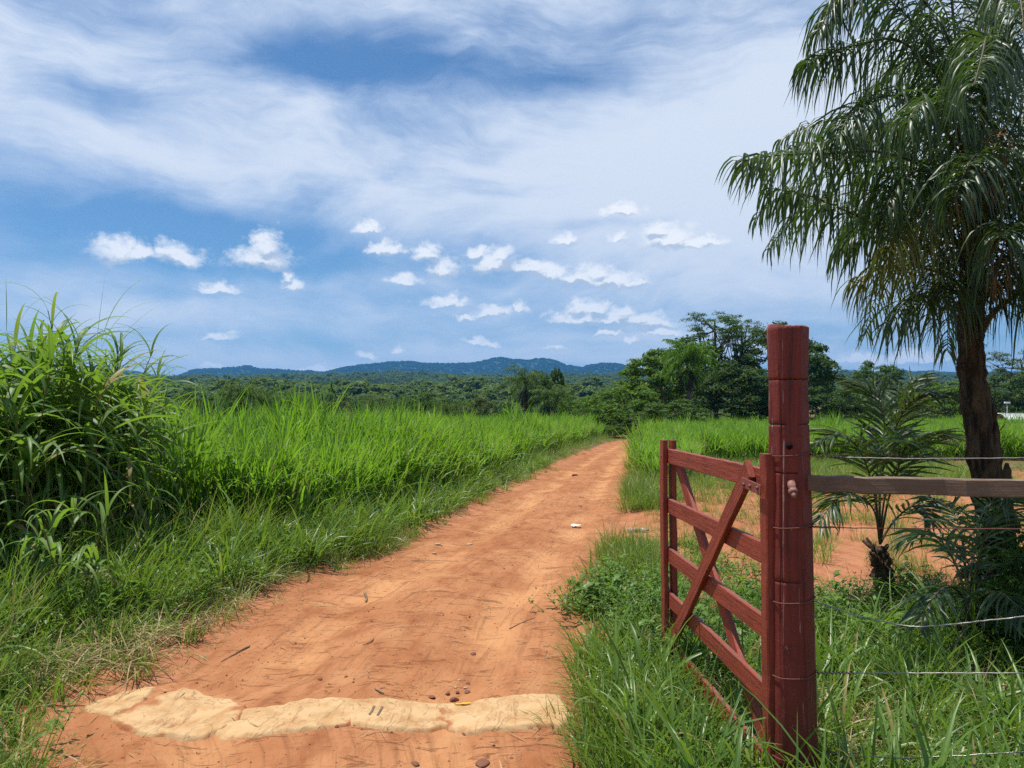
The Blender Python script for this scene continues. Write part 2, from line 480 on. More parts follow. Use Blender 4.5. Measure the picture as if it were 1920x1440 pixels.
# ------------------------------------------------------------- camera, sun, sky
cam = bpy.data.cameras.new('camera'); cam.sensor_width = 36; cam.lens = 36 * F / 1920
cam.clip_start = .05; cam.clip_end = 30000
co = bpy.data.objects.new('camera', cam); COL.objects.link(co)
co.location = (0, 0, CAMH); co.rotation_euler = (math.pi / 2 + PITCH, 0, 0)
SC.camera = co
TOSUN = Vector((-.24, .11, .96)).normalized()
sl = bpy.data.lights.new('sun', 'SUN'); sl.energy = 5.0; sl.angle = math.radians(.5); sl.color = (1, .95, .86)
so = bpy.data.objects.new('sun', sl); COL.objects.link(so); so.location = (-10, 5, 40)
so.rotation_euler = TOSUN.to_track_quat('Z', 'Y').to_euler()

W = bpy.data.worlds.new('World'); SC.world = W; W.use_nodes = True
nt = W.node_tree; nt.nodes.clear(); n = N(nt)
sky = n('ShaderNodeTexSky'); sky.sky_type = 'NISHITA'; sky.sun_disc = False
sky.sun_elevation = math.asin(TOSUN.z); sky.sun_rotation = math.atan2(TOSUN.x, TOSUN.y)
sky.air_density = 1.0; sky.dust_density = .35; sky.ozone_density = 2.2
gen = n('ShaderNodeTexCoord').outputs['Generated']
sx = n('ShaderNodeSeparateXYZ'); nt.links.new(gen, sx.inputs[0])
az = n.math('ARCTAN2', sx.outputs[0], sx.outputs[1]); el = n.math('ARCSINE', sx.outputs[2])
cv = n('ShaderNodeCombineXYZ'); nt.links.new(az, cv.inputs[0]); nt.links.new(el, cv.inputs[1]); V0 = cv.outputs[0]


def azel(X, Y):
    p = at(X, Y, 1.0) - np.array([0, 0, CAMH]); p = p / np.linalg.norm(p)
    return math.atan2(p[0], p[1]), math.asin(p[2])


def warp(V, scale, amt, detail):
    _, c = n.noise(V, scale, detail, .6)
    d = n.vmath('SUBTRACT', c, (.5, .5, .5))
    return n.vmath('MULTIPLY_ADD', d, (amt, amt * .7, 0), V)


VS = warp(V0, 5, .10, 3)
# thin high sheet of cloud: broad bright and clear regions by direction
SHEET = [(1120, 330, 720, 190, .62), (350, 300, 560, 85, .42), (120, 110, 420, 190, .34), (900, 0, 520, 60, .30),
         (1430, 430, 460, 300, .62), (1450, 140, 400, 200, .40), (420, 590, 560, 40, .50), (1150, 640, 500, 40, .30), (900, 680, 1300, 40, .55), (250, 520, 300, 26, .22), (700, 540, 420, 22, .22), (1650, 250, 400, 400, .25), (330, 690, 700, 30, .25),
         (600, 95, 280, 62, -.52), (930, 150, 380, 42, -.5), (230, 200, 200, 40, -.25), (120, 400, 480, 45, -.42), (480, 480, 560, 62, -.40), (1150, 420, 140, 22, -.4),
         (700, 640, 700, 40, .05), (1600, 640, 300, 40, -.35), (230, 240, 180, 28, -.16), (330, 430, 300, 26, -.25)]
cov = None
for X, Y, rx, ry, a in SHEET:
    ca, ce = azel(X, Y); ix, iy = F / rx, F / ry
    d = n.vmath('LENGTH', n.vmath('MULTIPLY_ADD', VS, (ix, iy, 0), (-ca * ix, -ce * iy, 0)))
    g = n.ramp(d, 1.25, 0.0, 0.0, a)
    cov = g if cov is None else n.math('ADD', cov, g)
n1, _ = n.noise(n.scale(VS, (2.6, 8.5, 1)), 1, 10, .62, .9)
n2, _ = n.noise(n.scale(VS, (9, 30, 1)), 1, 6, .6, .3)
n3, _ = n.noise(n.scale(VS, (22, 30, 1)), 1, 6, .62)
q = n.math('MULTIPLY_ADD', n.math('SUBTRACT', n1, .5), 2.0, cov)
q = n.math('MULTIPLY_ADD', n.math('SUBTRACT', n2, .5), .62, q)
q = n.math('MULTIPLY_ADD', n.math('SUBTRACT', n3, .5), .30, q)
sheet = n.ramp(q, -.60, .70, 0, .94)

# small fair-weather puffs
PUFF = [(225, 462, 44, 24), (258, 470, 40, 14), (335, 474, 46, 18), (318, 464, 22, 16), (490, 478, 62, 22), (500, 456, 34, 26), (545, 528, 20, 15), (535, 512, 12, 13), (410, 540, 40, 9),
        (690, 426, 25, 13), (725, 460, 38, 14), (800, 470, 34, 18), (835, 497, 38, 22), (758, 524, 36, 10), (925, 485, 48, 22), (1030, 507, 46, 18), (1135, 518, 80, 18),
        (1115, 504, 34, 14), (1255, 440, 58, 24), (1300, 452, 54, 14), (1162, 440, 20, 10), (1058, 445, 26, 11), (835, 563, 52, 11), (850, 556, 18, 11), (925, 582, 42, 12), (975, 572, 18, 13),
        (1090, 590, 74, 15), (1085, 572, 30, 16), (1205, 600, 66, 13), (1240, 619, 46, 9), (1140, 622, 30, 8), (685, 664, 24, 6), (750, 656, 14, 9), (893, 638, 26, 6), (915, 644, 24, 6),
        (415, 630, 34, 7), (1183, 638, 18, 5), (1720, 668, 74, 13), (1622, 670, 60, 10), (1040, 650, 22, 4), (1165, 392, 44, 11), (400, 688, 26, 6), (600, 690, 60, 6), (1000, 500, 60, 12), (1085, 515, 50, 14), (1185, 524, 44, 9), (1150, 596, 70, 13), (1110, 575, 40, 16), (1160, 585, 40, 14), (895, 470, 24, 12), (940, 475, 26, 16), (1235, 425, 26, 16), (1330, 455, 40, 8), (880, 590, 24, 9), (700, 462, 22, 8)]
VP = warp(warp(V0, 20, .030, 3), 62, .026, 5)


def puffs(V):
    e = None
    for X, Y, rx, ry in PUFF:
        ca, ce = azel(X, Y); ix, iy = F / (rx * 1.12), F / (ry * 1.15)
        w_ = n.vmath('MULTIPLY_ADD', V, (ix, iy * .72, 0), (-ca * ix, -(ce - .5 * ry / F) * iy * .72, 0))
        d = n.vmath('LENGTH', n.vmath('MAXIMUM', w_, n.vmath('MULTIPLY', w_, (-1, -2.1, 0))))
        e = d if e is None else n.math('MINIMUM', e, d)
    return e


e0 = puffs(VP)
e1 = puffs(n.vmath('ADD', VP, (-.002, .009, 0)))
pn, _ = n.noise(n.scale(V0, (1, 1.5, 1)), 70, 6, .62)
pm = n.ramp(n.math('MULTIPLY_ADD', n.math('SUBTRACT', pn, .5), 1.45, e0), 1.12, .28, 0, .92)
ps = n.ramp(n.math('ADD', n.math('SUBTRACT', e1, e0), n.math('MULTIPLY', n.math('SUBTRACT', pn, .5), .8)), -.22, .26)
skc = n.vmath('MULTIPLY', sky.outputs[0], (.74, 1.03, 1.25))
K = 13.2
sheetcol = n.mix(n.ramp(q, -.1, .9), tuple(K * x for x in (.52, .62, .79)), tuple(K * x for x in (.69, .745, .83)))
c = n.mix(sheet, skc, sheetcol)
pc = n.mix(ps, tuple(K * x for x in (.47, .545, .65)), tuple(K * x for x in (.90, .91, .93)))
c = n.mix(pm, c, pc)
bg = n('ShaderNodeBackground'); nt.links.new(c, bg.inputs[0]); bg.inputs[1].default_value = .072
wo = n('ShaderNodeOutputWorld'); nt.links.new(bg.outputs[0], wo.inputs[0])
W.cycles.sampling_method = 'MANUAL'; W.cycles.sample_map_resolution = 512

SC.view_settings.view_transform = 'Standard'; SC.view_settings.look = 'None'
SC.view_settings.exposure = 0.30; SC.view_settings.gamma = 1.0
cy = SC.cycles
cy.max_bounces = 7; cy.diffuse_bounces = 3; cy.glossy_bounces = 2; cy.transmission_bounces = 4; cy.transparent_max_bounces = 8; cy.volume_bounces = 0
cy.use_denoising = False; cy.caustics_reflective = False; cy.caustics_refractive = False
cy.use_adaptive_sampling = True; cy.adaptive_threshold = .015

# ------------------------------------------------------------- ground sheet
def axis(lo, hi, flo, fhi, step, grow):
    a = list(np.arange(flo, fhi, step))
    s = step; x = a[-1]
    while x < hi: s *= grow; x += s; a.append(min(x, hi))
    s = step; x = a[0]; pre = []
    while x > lo: s *= grow; x -= s; pre.append(max(x, lo))
    return np.array(pre[::-1] + a)


def sheet_mesh(xs, ys, zf, tintf=None):
    X, Y = np.meshgrid(xs, ys)
    Z = zf(X, Y)
    nx, ny = len(xs), len(ys)
    i = np.arange(ny - 1)[:, None]; j = np.arange(nx - 1)[None, :]
    b = i * nx + j
    f = np.stack([b, b + 1, b + nx + 1, b + nx], -1).reshape(-1, 4)
    t = np.zeros(X.size) if tintf is None else tintf(X, Y).ravel()
    return np.stack([X, Y, Z], -1).reshape(-1, 3), f, t


def vegmask(x, y):
    """where the soil is covered in dead grass and litter"""
    xl, xr = XL(y), XR(y)
    v = sstep(.15, .8, xl - x)
    r = sstep(.1, .45, x - xr) * (1 - sstep(5.6, 6.6, y + .5 * noise2(x, y, 8))) + .42 * sstep(14, 20, y) * sstep(.2, .8, x - xr) + .6 * sstep(20, 26, y) * sstep(.2, .6, x - xr)
    r = np.maximum(r, .55 * sstep(3.9, 4.8, x) * (1 - sstep(7, 8.5, y)))
    v = np.maximum(v, np.clip(r, 0, 1))
    return np.where(y > 47, 1.0, v)


xs = axis(-4200, 4200, -5, 7, .07, 1.075); ys = axis(-250, 4900, 2.2, 14, .07, 1.045)
mb = MB(); Vv, ff, tt = sheet_mesh(xs, ys, gz, vegmask); mb.add(Vv, ff, None, tt)
tag(mb.build('ground', M['soil']), 'bare red earth and litter covered ground stretching to the hills', 'ground', kind='structure')

ry = axis(-6, 47, 2.6, 14, .04, 1.03); rs = np.linspace(-.13, 1.13, 96)
S_, Y_ = np.meshgrid(rs, ry)
xl, xr = XL(Y_), XR(Y_)
edge = .14 * fbm(Y_ * 1.3, 0 * Y_ + np.where(S_ < .5, 3.3, 9.1), 77, 3)
X_ = xl + (xr - xl) * S_ + edge * np.where(S_ < .5, 1 - 2 * np.clip(S_, 0, .5), 2 * np.clip(S_, .5, 1) - 1)
Z_ = road_z(xl + (xr - xl) * S_, Y_) + zt(X_, Y_)
nx = len(rs); b = np.arange(len(ry) - 1)[:, None] * nx + np.arange(nx - 1)[None, :]
mb = MB(); mb.add(np.stack([X_, Y_, Z_], -1), np.stack([b, b + 1, b + nx + 1, b + nx], -1).reshape(-1, 4), np.stack([S_, Y_], -1))
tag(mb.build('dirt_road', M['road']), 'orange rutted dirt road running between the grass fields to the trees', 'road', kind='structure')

# ------------------------------------------------------------- hills
HP = [(-900, 715), (-500, 705), (-200, 712), (0, 700), (120, 706), (230, 698), (262, 700), (300, 711), (325, 709), (345, 703), (362, 695), (400, 693), (450, 690.5), (464, 688), (480, 693), (510, 695), (540, 697), (560, 699), (580, 697), (603, 701),
      (630, 695), (650, 690), (700, 684), (730, 681), (762, 679), (800, 683), (840, 684), (870, 683), (905, 680), (925, 673), (937, 671), (960, 675), (985, 677), (1010, 674), (1038, 676), (1060, 686), (1090, 691),
      (1110, 686), (1125, 683), (1160, 685), (1185, 693), (1205, 700), (1300, 708), (1400, 712), (1500, 702), (1555, 701), (1620, 703), (1690, 697), (1715, 701), (1745, 699), (1800, 704), (1900, 700), (2100, 690), (2400, 706), (2800, 700)]
HX = np.array([p[0] for p in HP], float); HY = np.array([p[1] for p in HP], float)


def hill_mesh(name, D, d0, cols, rows, HX, HY, seed, mat, label, rough=1.0):
    u = np.linspace(HX[0], HX[-1], cols); t = np.linspace(0, 1.35, rows)
    U, T = np.meshgrid(u, t)
    d = d0 + (D - d0) * T
    X = (U - CX) / F * d
    ridge = CAMH + (HORIZON - np.interp(U, HX, HY)) / F * D
    base = zt(X, d) - 8
    nz = fbm(X / 420, d / 420, seed, 5)
    shape = np.where(T <= 1, sstep(-.15, 1.05, T + .20 * nz * np.sin(np.pi * np.clip(T, 0, 1))), 1 - .55 * sstep(1, 1.4, T)) / sstep(-.15, 1.05, 1.0)
    shape = np.clip(shape, 0, 1)
    Z = base + (ridge - base) * shape
    Z = Z + rough * (5 * fbm(X / 34, d / 60, seed + 9, 3)) * np.clip(T * 3, 0, 1)
    b = np.arange(rows - 1)[:, None] * cols + np.arange(cols - 1)[None, :]
    mb = MB(); mb.add(np.stack([X, d, Z], -1), np.stack([b, b + 1, b + cols + 1, b + cols], -1).reshape(-1, 4))
    tag(mb.build(name, mat), label, 'hills', kind='structure')
    return np.stack([X, d, Z], -1), T


m, nt2, out = newmat('forested_hill'); n_ = N(nt2)
pos = n_('ShaderNodeNewGeometry').outputs['Position']
a, _ = n_.noise(pos, .05, 6, .7); b_, _ = n_.noise(pos, .004, 3)
colr = n_.mix(n_.ramp(a, .4, .65), (.016, .036, .012), (.052, .085, .026))
colr = n_.mix(n_.ramp(b_, .5, .65, 0, .4), colr, (.06, .08, .03))
p = n_.pbsdf(colr, .9, .1, n_.bump(a, 1.0, 9)); nt2.links.new(p.outputs[0], out.inputs[0])
M['hill'] = m
HILLPTS, HILLT = hill_mesh('hills', 3200, 2250, 620, 60, HX, HY, 5, m, 'long forested blue green hill range along the horizon')
fx = np.array([1400, 1500, 1550, 1572, 1582, 1596, 1610, 1622, 1650, 1800.]); fy = np.array([720, 712, 704, 698, 694.5, 693.5, 695, 700, 708, 714.])
hill_mesh('distant_hill', 4600, 4200, 90, 24, fx, fy, 15, m, 'small pale blue rounded hill far off right of the red post', .6)

# ------------------------------------------------------------- haze
m = bpy.data.materials.new('haze_air'); m.use_nodes = True; nt3 = m.node_tree; nt3.nodes.clear()
pv = nt3.nodes.new('ShaderNodeVolumePrincipled'); pv.inputs['Density'].default_value = .00018
pv.inputs['Color'].default_value = (.12, .45, .93, 1); pv.inputs['Anisotropy'].default_value = .15
oo = nt3.nodes.new('ShaderNodeOutputMaterial'); nt3.links.new(pv.outputs[0], oo.inputs['Volume'])
mb = MB(); x0, x1, y0, y1, z0, z1 = -4400, 4400, -300, 5500, -12, 330
mb.add([(x0, y0, z0), (x1, y0, z0), (x1, y1, z0), (x0, y1, z0), (x0, y0, z1), (x1, y0, z1), (x1, y1, z1), (x0, y1, z1)],
       np.array([(0, 3, 2, 1), (4, 5, 6, 7), (0, 1, 5, 4), (1, 2, 6, 5), (2, 3, 7, 6), (3, 0, 4, 7)]))
hz = tag(mb.build('haze', m, smooth=False), 'thin blue haze in the air over the valley', 'haze', kind='stuff')
# ------------------------------------------------------------- red corner post
PC = np.array([1.150, 3.22])                    # centre of the post on plan


def zpost(Y, d=3.14): return at(1485, Y, d)[2]


def post_radius(z):
    r = np.interp(z, [-.3, 0, .6, 1.2, 1.5, 1.76, 1.9, 2.03], [.100, .098, .092, .085, .079, .0765, .081, .084])
    return r


ZTOP = zpost(607)
zs = list(np.arange(-.30, ZTOP - .012, .016))
CUTS = [(zpost(711), .007, 9, 'all'), (zpost(796), .006, 5, 'side'), (zpost(888), .007, 6, 'left'), (zpost(1094), .006, 5, 'left'), (zpost(992), .004, 3, 'notch')]
for zc, dp, wd, kind in CUTS: zs += [zc - .0035, zc - .002, zc, zc + .002, zc + .0035]
zs = np.array(sorted(set(np.round(zs + [ZTOP - .010, ZTOP - .003, ZTOP], 4))))
NA = 110
ph = np.linspace(0, 2 * np.pi, NA, endpoint=False)
Zp, Pp = np.meshgrid(zs, ph, indexing='ij')
R = post_radius(Zp)
fac = np.cos(np.pi / 6) / np.cos(((Pp + .25) % (2 * np.pi / 6)) - np.pi / 6)          # hewn facets
R = R * (1 + .85 * (fac * 1.04 - 1))
R = R * (1 + .035 * fbm(np.cos(Pp) * 2 + 5, np.sin(Pp) * 2 + Zp * 1.3, 61, 3)) + .0034 * fbm(Pp * 7 / (2 * np.pi) * 3, Zp * 2.2, 62, 3)
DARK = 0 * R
for k in range(14):                                # checks in the timber
    a0 = RNG.uniform(0, 2 * np.pi); z0 = RNG.uniform(.1, 1.5); ln = RNG.uniform(.25, .8)
    da = (Pp - a0 - .06 * np.sin(Zp * 5 + k) + np.pi) % (2 * np.pi) - np.pi
    ck = np.exp(-(da / (.035 + .02 * RNG.random())) ** 2) * sstep(z0 - ln, z0 - ln * .6, Zp) * sstep(z0 + ln, z0 + ln * .6, Zp)
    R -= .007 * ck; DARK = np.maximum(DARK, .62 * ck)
for zc, dp, wd, kind in CUTS:
    am = {'all': 1 + 0 * Pp, 'side': sstep(.15, .5, np.abs(np.cos(Pp + .1))), 'left': sstep(.72, .86, -np.sin(Pp + .55)), 'front': sstep(.35, .7, -np.sin(Pp + .45)), 'notch': sstep(.75, .95, np.cos(Pp + .2))}[kind]
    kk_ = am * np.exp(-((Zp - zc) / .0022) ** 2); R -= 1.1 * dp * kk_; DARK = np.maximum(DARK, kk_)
R = R - np.where(Zp > ZTOP - .005, .006, 0)
V_=0; lean = np.stack([-.012 * (Zp - .6), .0 * Zp], -1) * 0
topdip = np.where(Zp >= ZTOP - .0005, .010 * np.cos(Pp + .8), 0)
V = np.stack([R * np.cos(Pp), R * np.sin(Pp), Zp - topdip], -1)
S = len(zs); i = np.arange(S - 1)[:, None]; j = np.arange(NA)[None, :]
q = np.stack([i * NA + j, i * NA + (j + 1) % NA, (i + 1) * NA + (j + 1) % NA, (i + 1) * NA + j], -1).reshape(-1, 4)
mb = MB(); mb.add(V, [q, (np.arange(NA) + (S - 1) * NA)[None]], None, DARK.ravel())
gp0 = (PC[0], PC[1], 0.0)
post = empty('gate_post', gp0, 'thick round red painted timber post with saw cuts, standing right of the open gate', 'post')
mb.build('timber', M['postpaint'], post, origin=(0, 0, 0))


def on_post(X, Y, out=0.0):
    """local point on the post's surface under photo pixel, plus outward direction"""
    p = at(X, Y, PC[1] - .08); a = math.asin(max(-1, min(1, (p[0] - PC[0]) / post_radius(p[2]))))
    d = np.array([math.sin(a), -math.cos(a), 0])
    return d * (post_radius(p[2]) + out) + np.array([0, 0, p[2]]), d


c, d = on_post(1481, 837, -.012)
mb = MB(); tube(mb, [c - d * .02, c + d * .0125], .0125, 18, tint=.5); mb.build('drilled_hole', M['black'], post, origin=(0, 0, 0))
c, d = on_post(1484, 905, -.01)
dn = nrm(d + np.array([.06, 0, -.75]))
mb = MB(); tube(mb, [c, c + dn * .050], [.0165, .0155], 14); tube(mb, [c + dn * .047, c + dn * .064], .0185, 6); tube(mb, [c + dn * .062, c + dn * .086], [.0095, .009], 10)
mb.build('hinge_bolt', M['bolt'], post, origin=(0, 0, 0))

# ------------------------------------------------------------- gate leaf
G0 = np.array([1.062, 3.27]); GE = nrm(np.array([-.040, 1.0])); GL = 1.72
GN_ = np.array([-GE[1], GE[0]])                   # left of the leaf


def gpt(s, z, off=0.0):
    p = G0 + GE * s + GN_ * off
    return np.array([p[0], p[1], z])


gate = empty('farm_gate', (G0[0], G0[1], 0), 'red wooden farm gate of flat rails and crossed braces, standing open', 'gate')
UP = (0, 0, 1)
RAILZ = [at(1250, y, G0[1] + 1.70)[2] for y in (841, 933, 1024, 1106, 1192)]
nl3 = np.array([GN_[0], GN_[1], 0]); e3 = np.array([GE[0], GE[1], 0])
for k, z in enumerate(RAILZ):
    mb = MB(); board(mb, gpt(.005, z - .045 - .004 * (k == 0)), gpt(GL, z - .045), UP, .092, .026, seg=16, jit=.0008, bend=RNG.uniform(-.003, .003))
    mb.build('rail', M['paint'], gate, False, origin=gpt(0, 0))
SU = GL - .045
for off in (.0285, -.0285):
    mb = MB(); board(mb, gpt(SU, .02, off), gpt(SU, RAILZ[0] + .055, off), e3, .092, .031, ch=.006, seg=14)
    mb.build('upright', M['paint'], gate, False, origin=gpt(0, 0))
mb = MB(); board(mb, gpt(-.035, .03, -.004), gpt(-.035, zpost(851, 3.22), -.004), nl3, .050, .075, ch=.006, seg=16)
mb.build('hinge_stile', M['paint'], gate, False, origin=gpt(0, 0))
a1 = gpt(.085, RAILZ[0] - .012, .0275); b1 = gpt(SU - .10, RAILZ[4] - .05, .0275)
mb = MB(); board(mb, a1, b1, UP, .088, .027, seg=16, bend=.004); mb.build('brace', M['paint'], gate, False, origin=gpt(0, 0))
a2 = gpt(SU - .09, RAILZ[0] - .03, -.0275); b2 = gpt(.06, RAILZ[4] - .02, -.0275)
mb = MB(); board(mb, a2, b2, UP, .088, .027, seg=16, bend=-.004); mb.build('brace', M['paint'], gate, False, origin=gpt(0, 0))
zb = zpost(914, 3.25)
mb = MB(); board(mb, gpt(-.06, zb - .008, .037), gpt(.145, zb + .008, .0445), UP, .044, .005, ch=.0012, seg=4, jit=.0004)
st = mb.build('hinge_strap', M['rust'], gate, False, origin=gpt(0, 0))
for s in (-.035, .045, .115):
    mb = MB(); c = gpt(s, zb, .039 + (s + .035) * .04); tube(mb, [c, c + nl3 * .006, c + nl3 * .010], [.0085, .0085, .004], 10)
    o = mb.build('bolt_head', M['rust'], st, origin=gpt(0, 0))
for k, z in enumerate(RAILZ[:4]):                 # bolts through the far uprights
    mb = MB(); c = gpt(SU, z - .045, .042); tube(mb, [c, c + nl3 * .004, c + nl3 * .006], [.007, .007, .003], 8)
    mb.build('bolt_head', M['rust'], gate, origin=gpt(0, 0))

# ------------------------------------------------------------- plank and wires
ra = at(1519, 905.5, 3.20); rb = at(1990, 914.5, 2.86)
ra[0] = PC[0] + .07
mb = MB(); mid = (ra + rb) / 2
board(mb, ra, ra + (rb - ra) * 2.1, UP, .066, .055, ch=.004, seg=26, jit=.0014, bend=-.006)
o = mb.build('fence_plank', M['oldwood'], smooth=False, origin=ra)
tag(o, 'weathered brown timber plank nailed across from the red post above the second wire', 'plank')


def wire(label, pts, rad, loop_z, mat, name='fence_wire', tails=True, barbs=False):
    pts = np.array(pts)
    t = np.linspace(0, 1, len(pts)); tt = np.linspace(0, 1, 60)
    P = np.stack([np.interp(tt, t, pts[:, k]) for k in range(3)], -1)
    for _ in range(4): P[1:-1] = (P[:-2] + 2 * P[1:-1] + P[2:]) / 4
    P = P + RNG.normal(size=P.shape) * .0007
    o = pts[0]
    w = empty(name, o, label, 'wire', 'wires of the fence right of the post')
    mb = MB(); tube(mb, P, rad, 6); mb.build('strand', mat, w, origin=o)
    a = np.linspace(.2, 2 * np.pi * 1.02 + .2, 44)
    rr = np.array([post_radius(loop_z)] * 44) + .0045
    fac = 1 + .55 * (np.cos(np.pi / 6) / np.cos(((a + .25) % (2 * np.pi / 6)) - np.pi / 6) * 1.04 - 1)
    L = np.stack([PC[0] + rr * fac * 1.01 * np.cos(a), PC[1] + rr * fac * 1.01 * np.sin(a), loop_z + .008 * np.sin(a * 1.0 + 1.2) + np.linspace(0, .004, 44)], -1)
    L[-1] = L[-2] * .5 + P[0] * .5
    mb = MB(); tube(mb, L, rad * 1.05, 6)
    if tails:                                      # the twisted end
        s = np.linspace(0, 1, 40); k = np.minimum((s * 14).astype(int), 59)
        Q = np.stack([np.interp(s * .2, tt, P[:, j]) for j in range(3)], -1)
        an = s * 2 * np.pi * 9
        Q[:, 1] += .004 * np.cos(an); Q[:, 2] += .004 * np.sin(an)
        tube(mb, Q, rad * .95, 5)
        end = Q[-1]; tube(mb, [end, end + (.004, -.01, -.012), end + (-.002, -.014, -.03)], rad * .9, 5)
    mb.build('tied_end', M['rustwire'], w, origin=o)


def wpts(lst):
    return [at(x, y, d) for x, y, d in lst]


zl = lambda Y: zpost(Y, 3.16)
wire('top fence wire, running just above the weathered plank', wpts([(1519, 853, 3.2), (1600, 858, 3.15), (1700, 860, 3.08), (1920, 859, 2.95), (2100, 857, 2.85)]), .0022, zl(853), M['wire'])
wire('second fence wire, dark and rusty, just below the plank', wpts([(1523, 988, 3.2), (1600, 990, 3.15), (1920, 992, 2.95), (2100, 993, 2.85)]), .0022, zl(988), M['rustwire'])
wire('sagging third fence wire, dipping low beside the young palm stump', wpts([(1528, 1127, 3.2), (1600, 1153, 3.15), (1690, 1173, 3.1), (1730, 1176, 3.06), (1800, 1169, 3.02), (1920, 1156, 2.95), (2100, 1135, 2.85)]), .0026, zl(1128), M['wire'], tails=False)
wire('fourth fence wire, crossing in front of the green grass right of the post', wpts([(1531, 1262, 3.2), (1650, 1262, 3.13), (1920, 1262, 2.95), (2100, 1260, 2.85)]), .0022, zl(1268), M['wire'])
wire('lowest fence wire, near the bottom right among grass blades', wpts([(1534, 1410, 3.2), (1620, 1418, 3.14), (1700, 1422, 3.1), (1920, 1410, 2.95), (2100, 1395, 2.85)]), .0022, zl(1420), M['wire'])
# ------------------------------------------------------------- palms
def path_curve(P, az, th0, L, droop, n, pw=1.3):
    t = np.linspace(0, 1, n + 1); tm = (t[1:] + t[:-1]) / 2
    th = th0 - droop * tm ** pw
    r = np.concatenate([[0], np.cumsum(np.cos(th))]) * L / n; z = np.concatenate([[0], np.cumsum(np.sin(th))]) * L / n
    return np.asarray(P, float) + np.stack([r * math.cos(az), r * math.sin(az), z], -1)


def leaflets(mb, rib, npair, llen, lw, start=.16, grav=1.5, seg=6, mat=0, plume=.5, sweep=.55, tint=None, flat=False):
    """pinnate leaflets hanging from a rib polyline"""
    S = len(rib); t = np.linspace(start, .995, npair)
    tl = np.linspace(0, 1, S)
    B = np.stack([np.interp(t, tl, rib[:, k]) for k in range(3)], -1)
    T = nrm(np.stack([np.interp(t, tl, np.gradient(rib[:, k])) for k in range(3)], -1))
    up = np.array([0, 0, 1.0]); side = nrm(np.cross(T, up) + 1e-6); nor = np.cross(side, T)
    B = np.concatenate([B, B]); T = np.concatenate([T, T]); nor = np.concatenate([nor, nor]); side = np.concatenate([side, -side]); t = np.concatenate([t, t])
    n = len(B)
    B = B + T * RNG.normal(size=(n, 1)) * .012
    d = nrm(side * 1.0 + T * (sweep + .5 * t[:, None] ** 2 + .16 * RNG.normal(size=(n, 1))) + nor * (plume * RNG.normal(size=(n, 1)) + .06))
    prof = np.interp(t, [start, .35, .7, 1.0], [.55, 1.0, .92, .38]) * llen * RNG.uniform(.82, 1.12, n)
    g = grav * RNG.uniform(.6, 1.25, n)
    pos = [B]; dd = d.copy(); ds = (prof / seg)[:, None]; dirs = []
    for k in range(seg):
        dirs.append(dd.copy()); pos.append(pos[-1] + dd * ds)
        dd = nrm(dd + np.array([0, 0, -1.0]) * (g / seg * (2.4 - 2.3 * k / seg))[:, None] + .09 * RNG.normal(size=(n, 3)))
    dirs.append(dd)
    pos = np.stack(pos, 1); D = np.stack(dirs, 1)
    sref = T[:, None, :] - D * (T[:, None, :] * D).sum(-1, keepdims=True)
    roll = RNG.normal(size=(n, 1, 1)) * .5
    sd = nrm(sref); nn = np.cross(D, sd); sd, nn = sd * np.cos(roll) + nn * np.sin(roll), nn * np.cos(roll) - sd * np.sin(roll)
    s = np.linspace(0, 1, seg + 1)
    wp = np.where(s < .25, .5 + 2 * s, np.maximum(1 - ((s - .25) / .75) ** 1.8, .03))
    w = lw * wp[None] * RNG.uniform(.8, 1.15, n)[:, None]
    ribbons(mb, pos, sd, nn, w, .2, RNG.random(n) * .93 if tint is None else tint, mat, flat)


def frond(name, parent, rib, npair, llen, lw, ribr=.012, mats=None, label=None, **k):
    mb = MB(); leaflets(mb, rib, npair, llen, lw, mat=0, **k)
    tube(mb, rib, np.linspace(ribr, ribr * .2, len(rib)), 6, mat=1)
    o = mb.build(name, mats or [M['palm'], M['rib']], parent)
    if label: o['label'] = label
    return o


def spline(pts, n=24):
    """Catmull-Rom through control points"""
    P = np.array(pts, float); P = np.vstack([2 * P[0] - P[1], P, 2 * P[-1] - P[-2]])
    out = []
    m = len(P) - 3
    for q in np.linspace(0, m - 1e-6, n):
        i = int(q); t = q - i; p0, p1, p2, p3 = P[i:i + 4]
        out.append(.5 * (2 * p1 + (p2 - p0) * t + (2 * p0 - 5 * p1 + 4 * p2 - p3) * t * t + (3 * p1 - p0 - 3 * p2 + p3) * t ** 3))
    return np.array(out)


def bark_trunk(path, rad, n=20, fib=120, mb=None):
    mb = mb or MB(); path = np.array(path)
    tube(mb, path, rad, n, jit=.07)
    k = RNG.integers(2, len(path) - 1, fib); a = RNG.uniform(0, 2 * np.pi, fib)   # loose fibres and old leaf bases
    rr = np.interp(k, np.arange(len(path)), rad)
    P = path[k] + np.stack([np.cos(a) * rr * .97, np.sin(a) * rr * .97, RNG.uniform(-.03, .03, fib)], -1)
    blades(mb, P, a + RNG.normal(size=fib) * .5, RNG.uniform(-.9, 1.25, fib), RNG.uniform(.03, .12, fib), RNG.uniform(.003, .014, fib), RNG.uniform(-.8, 1.2, fib), 3, flat=True)
    return mb


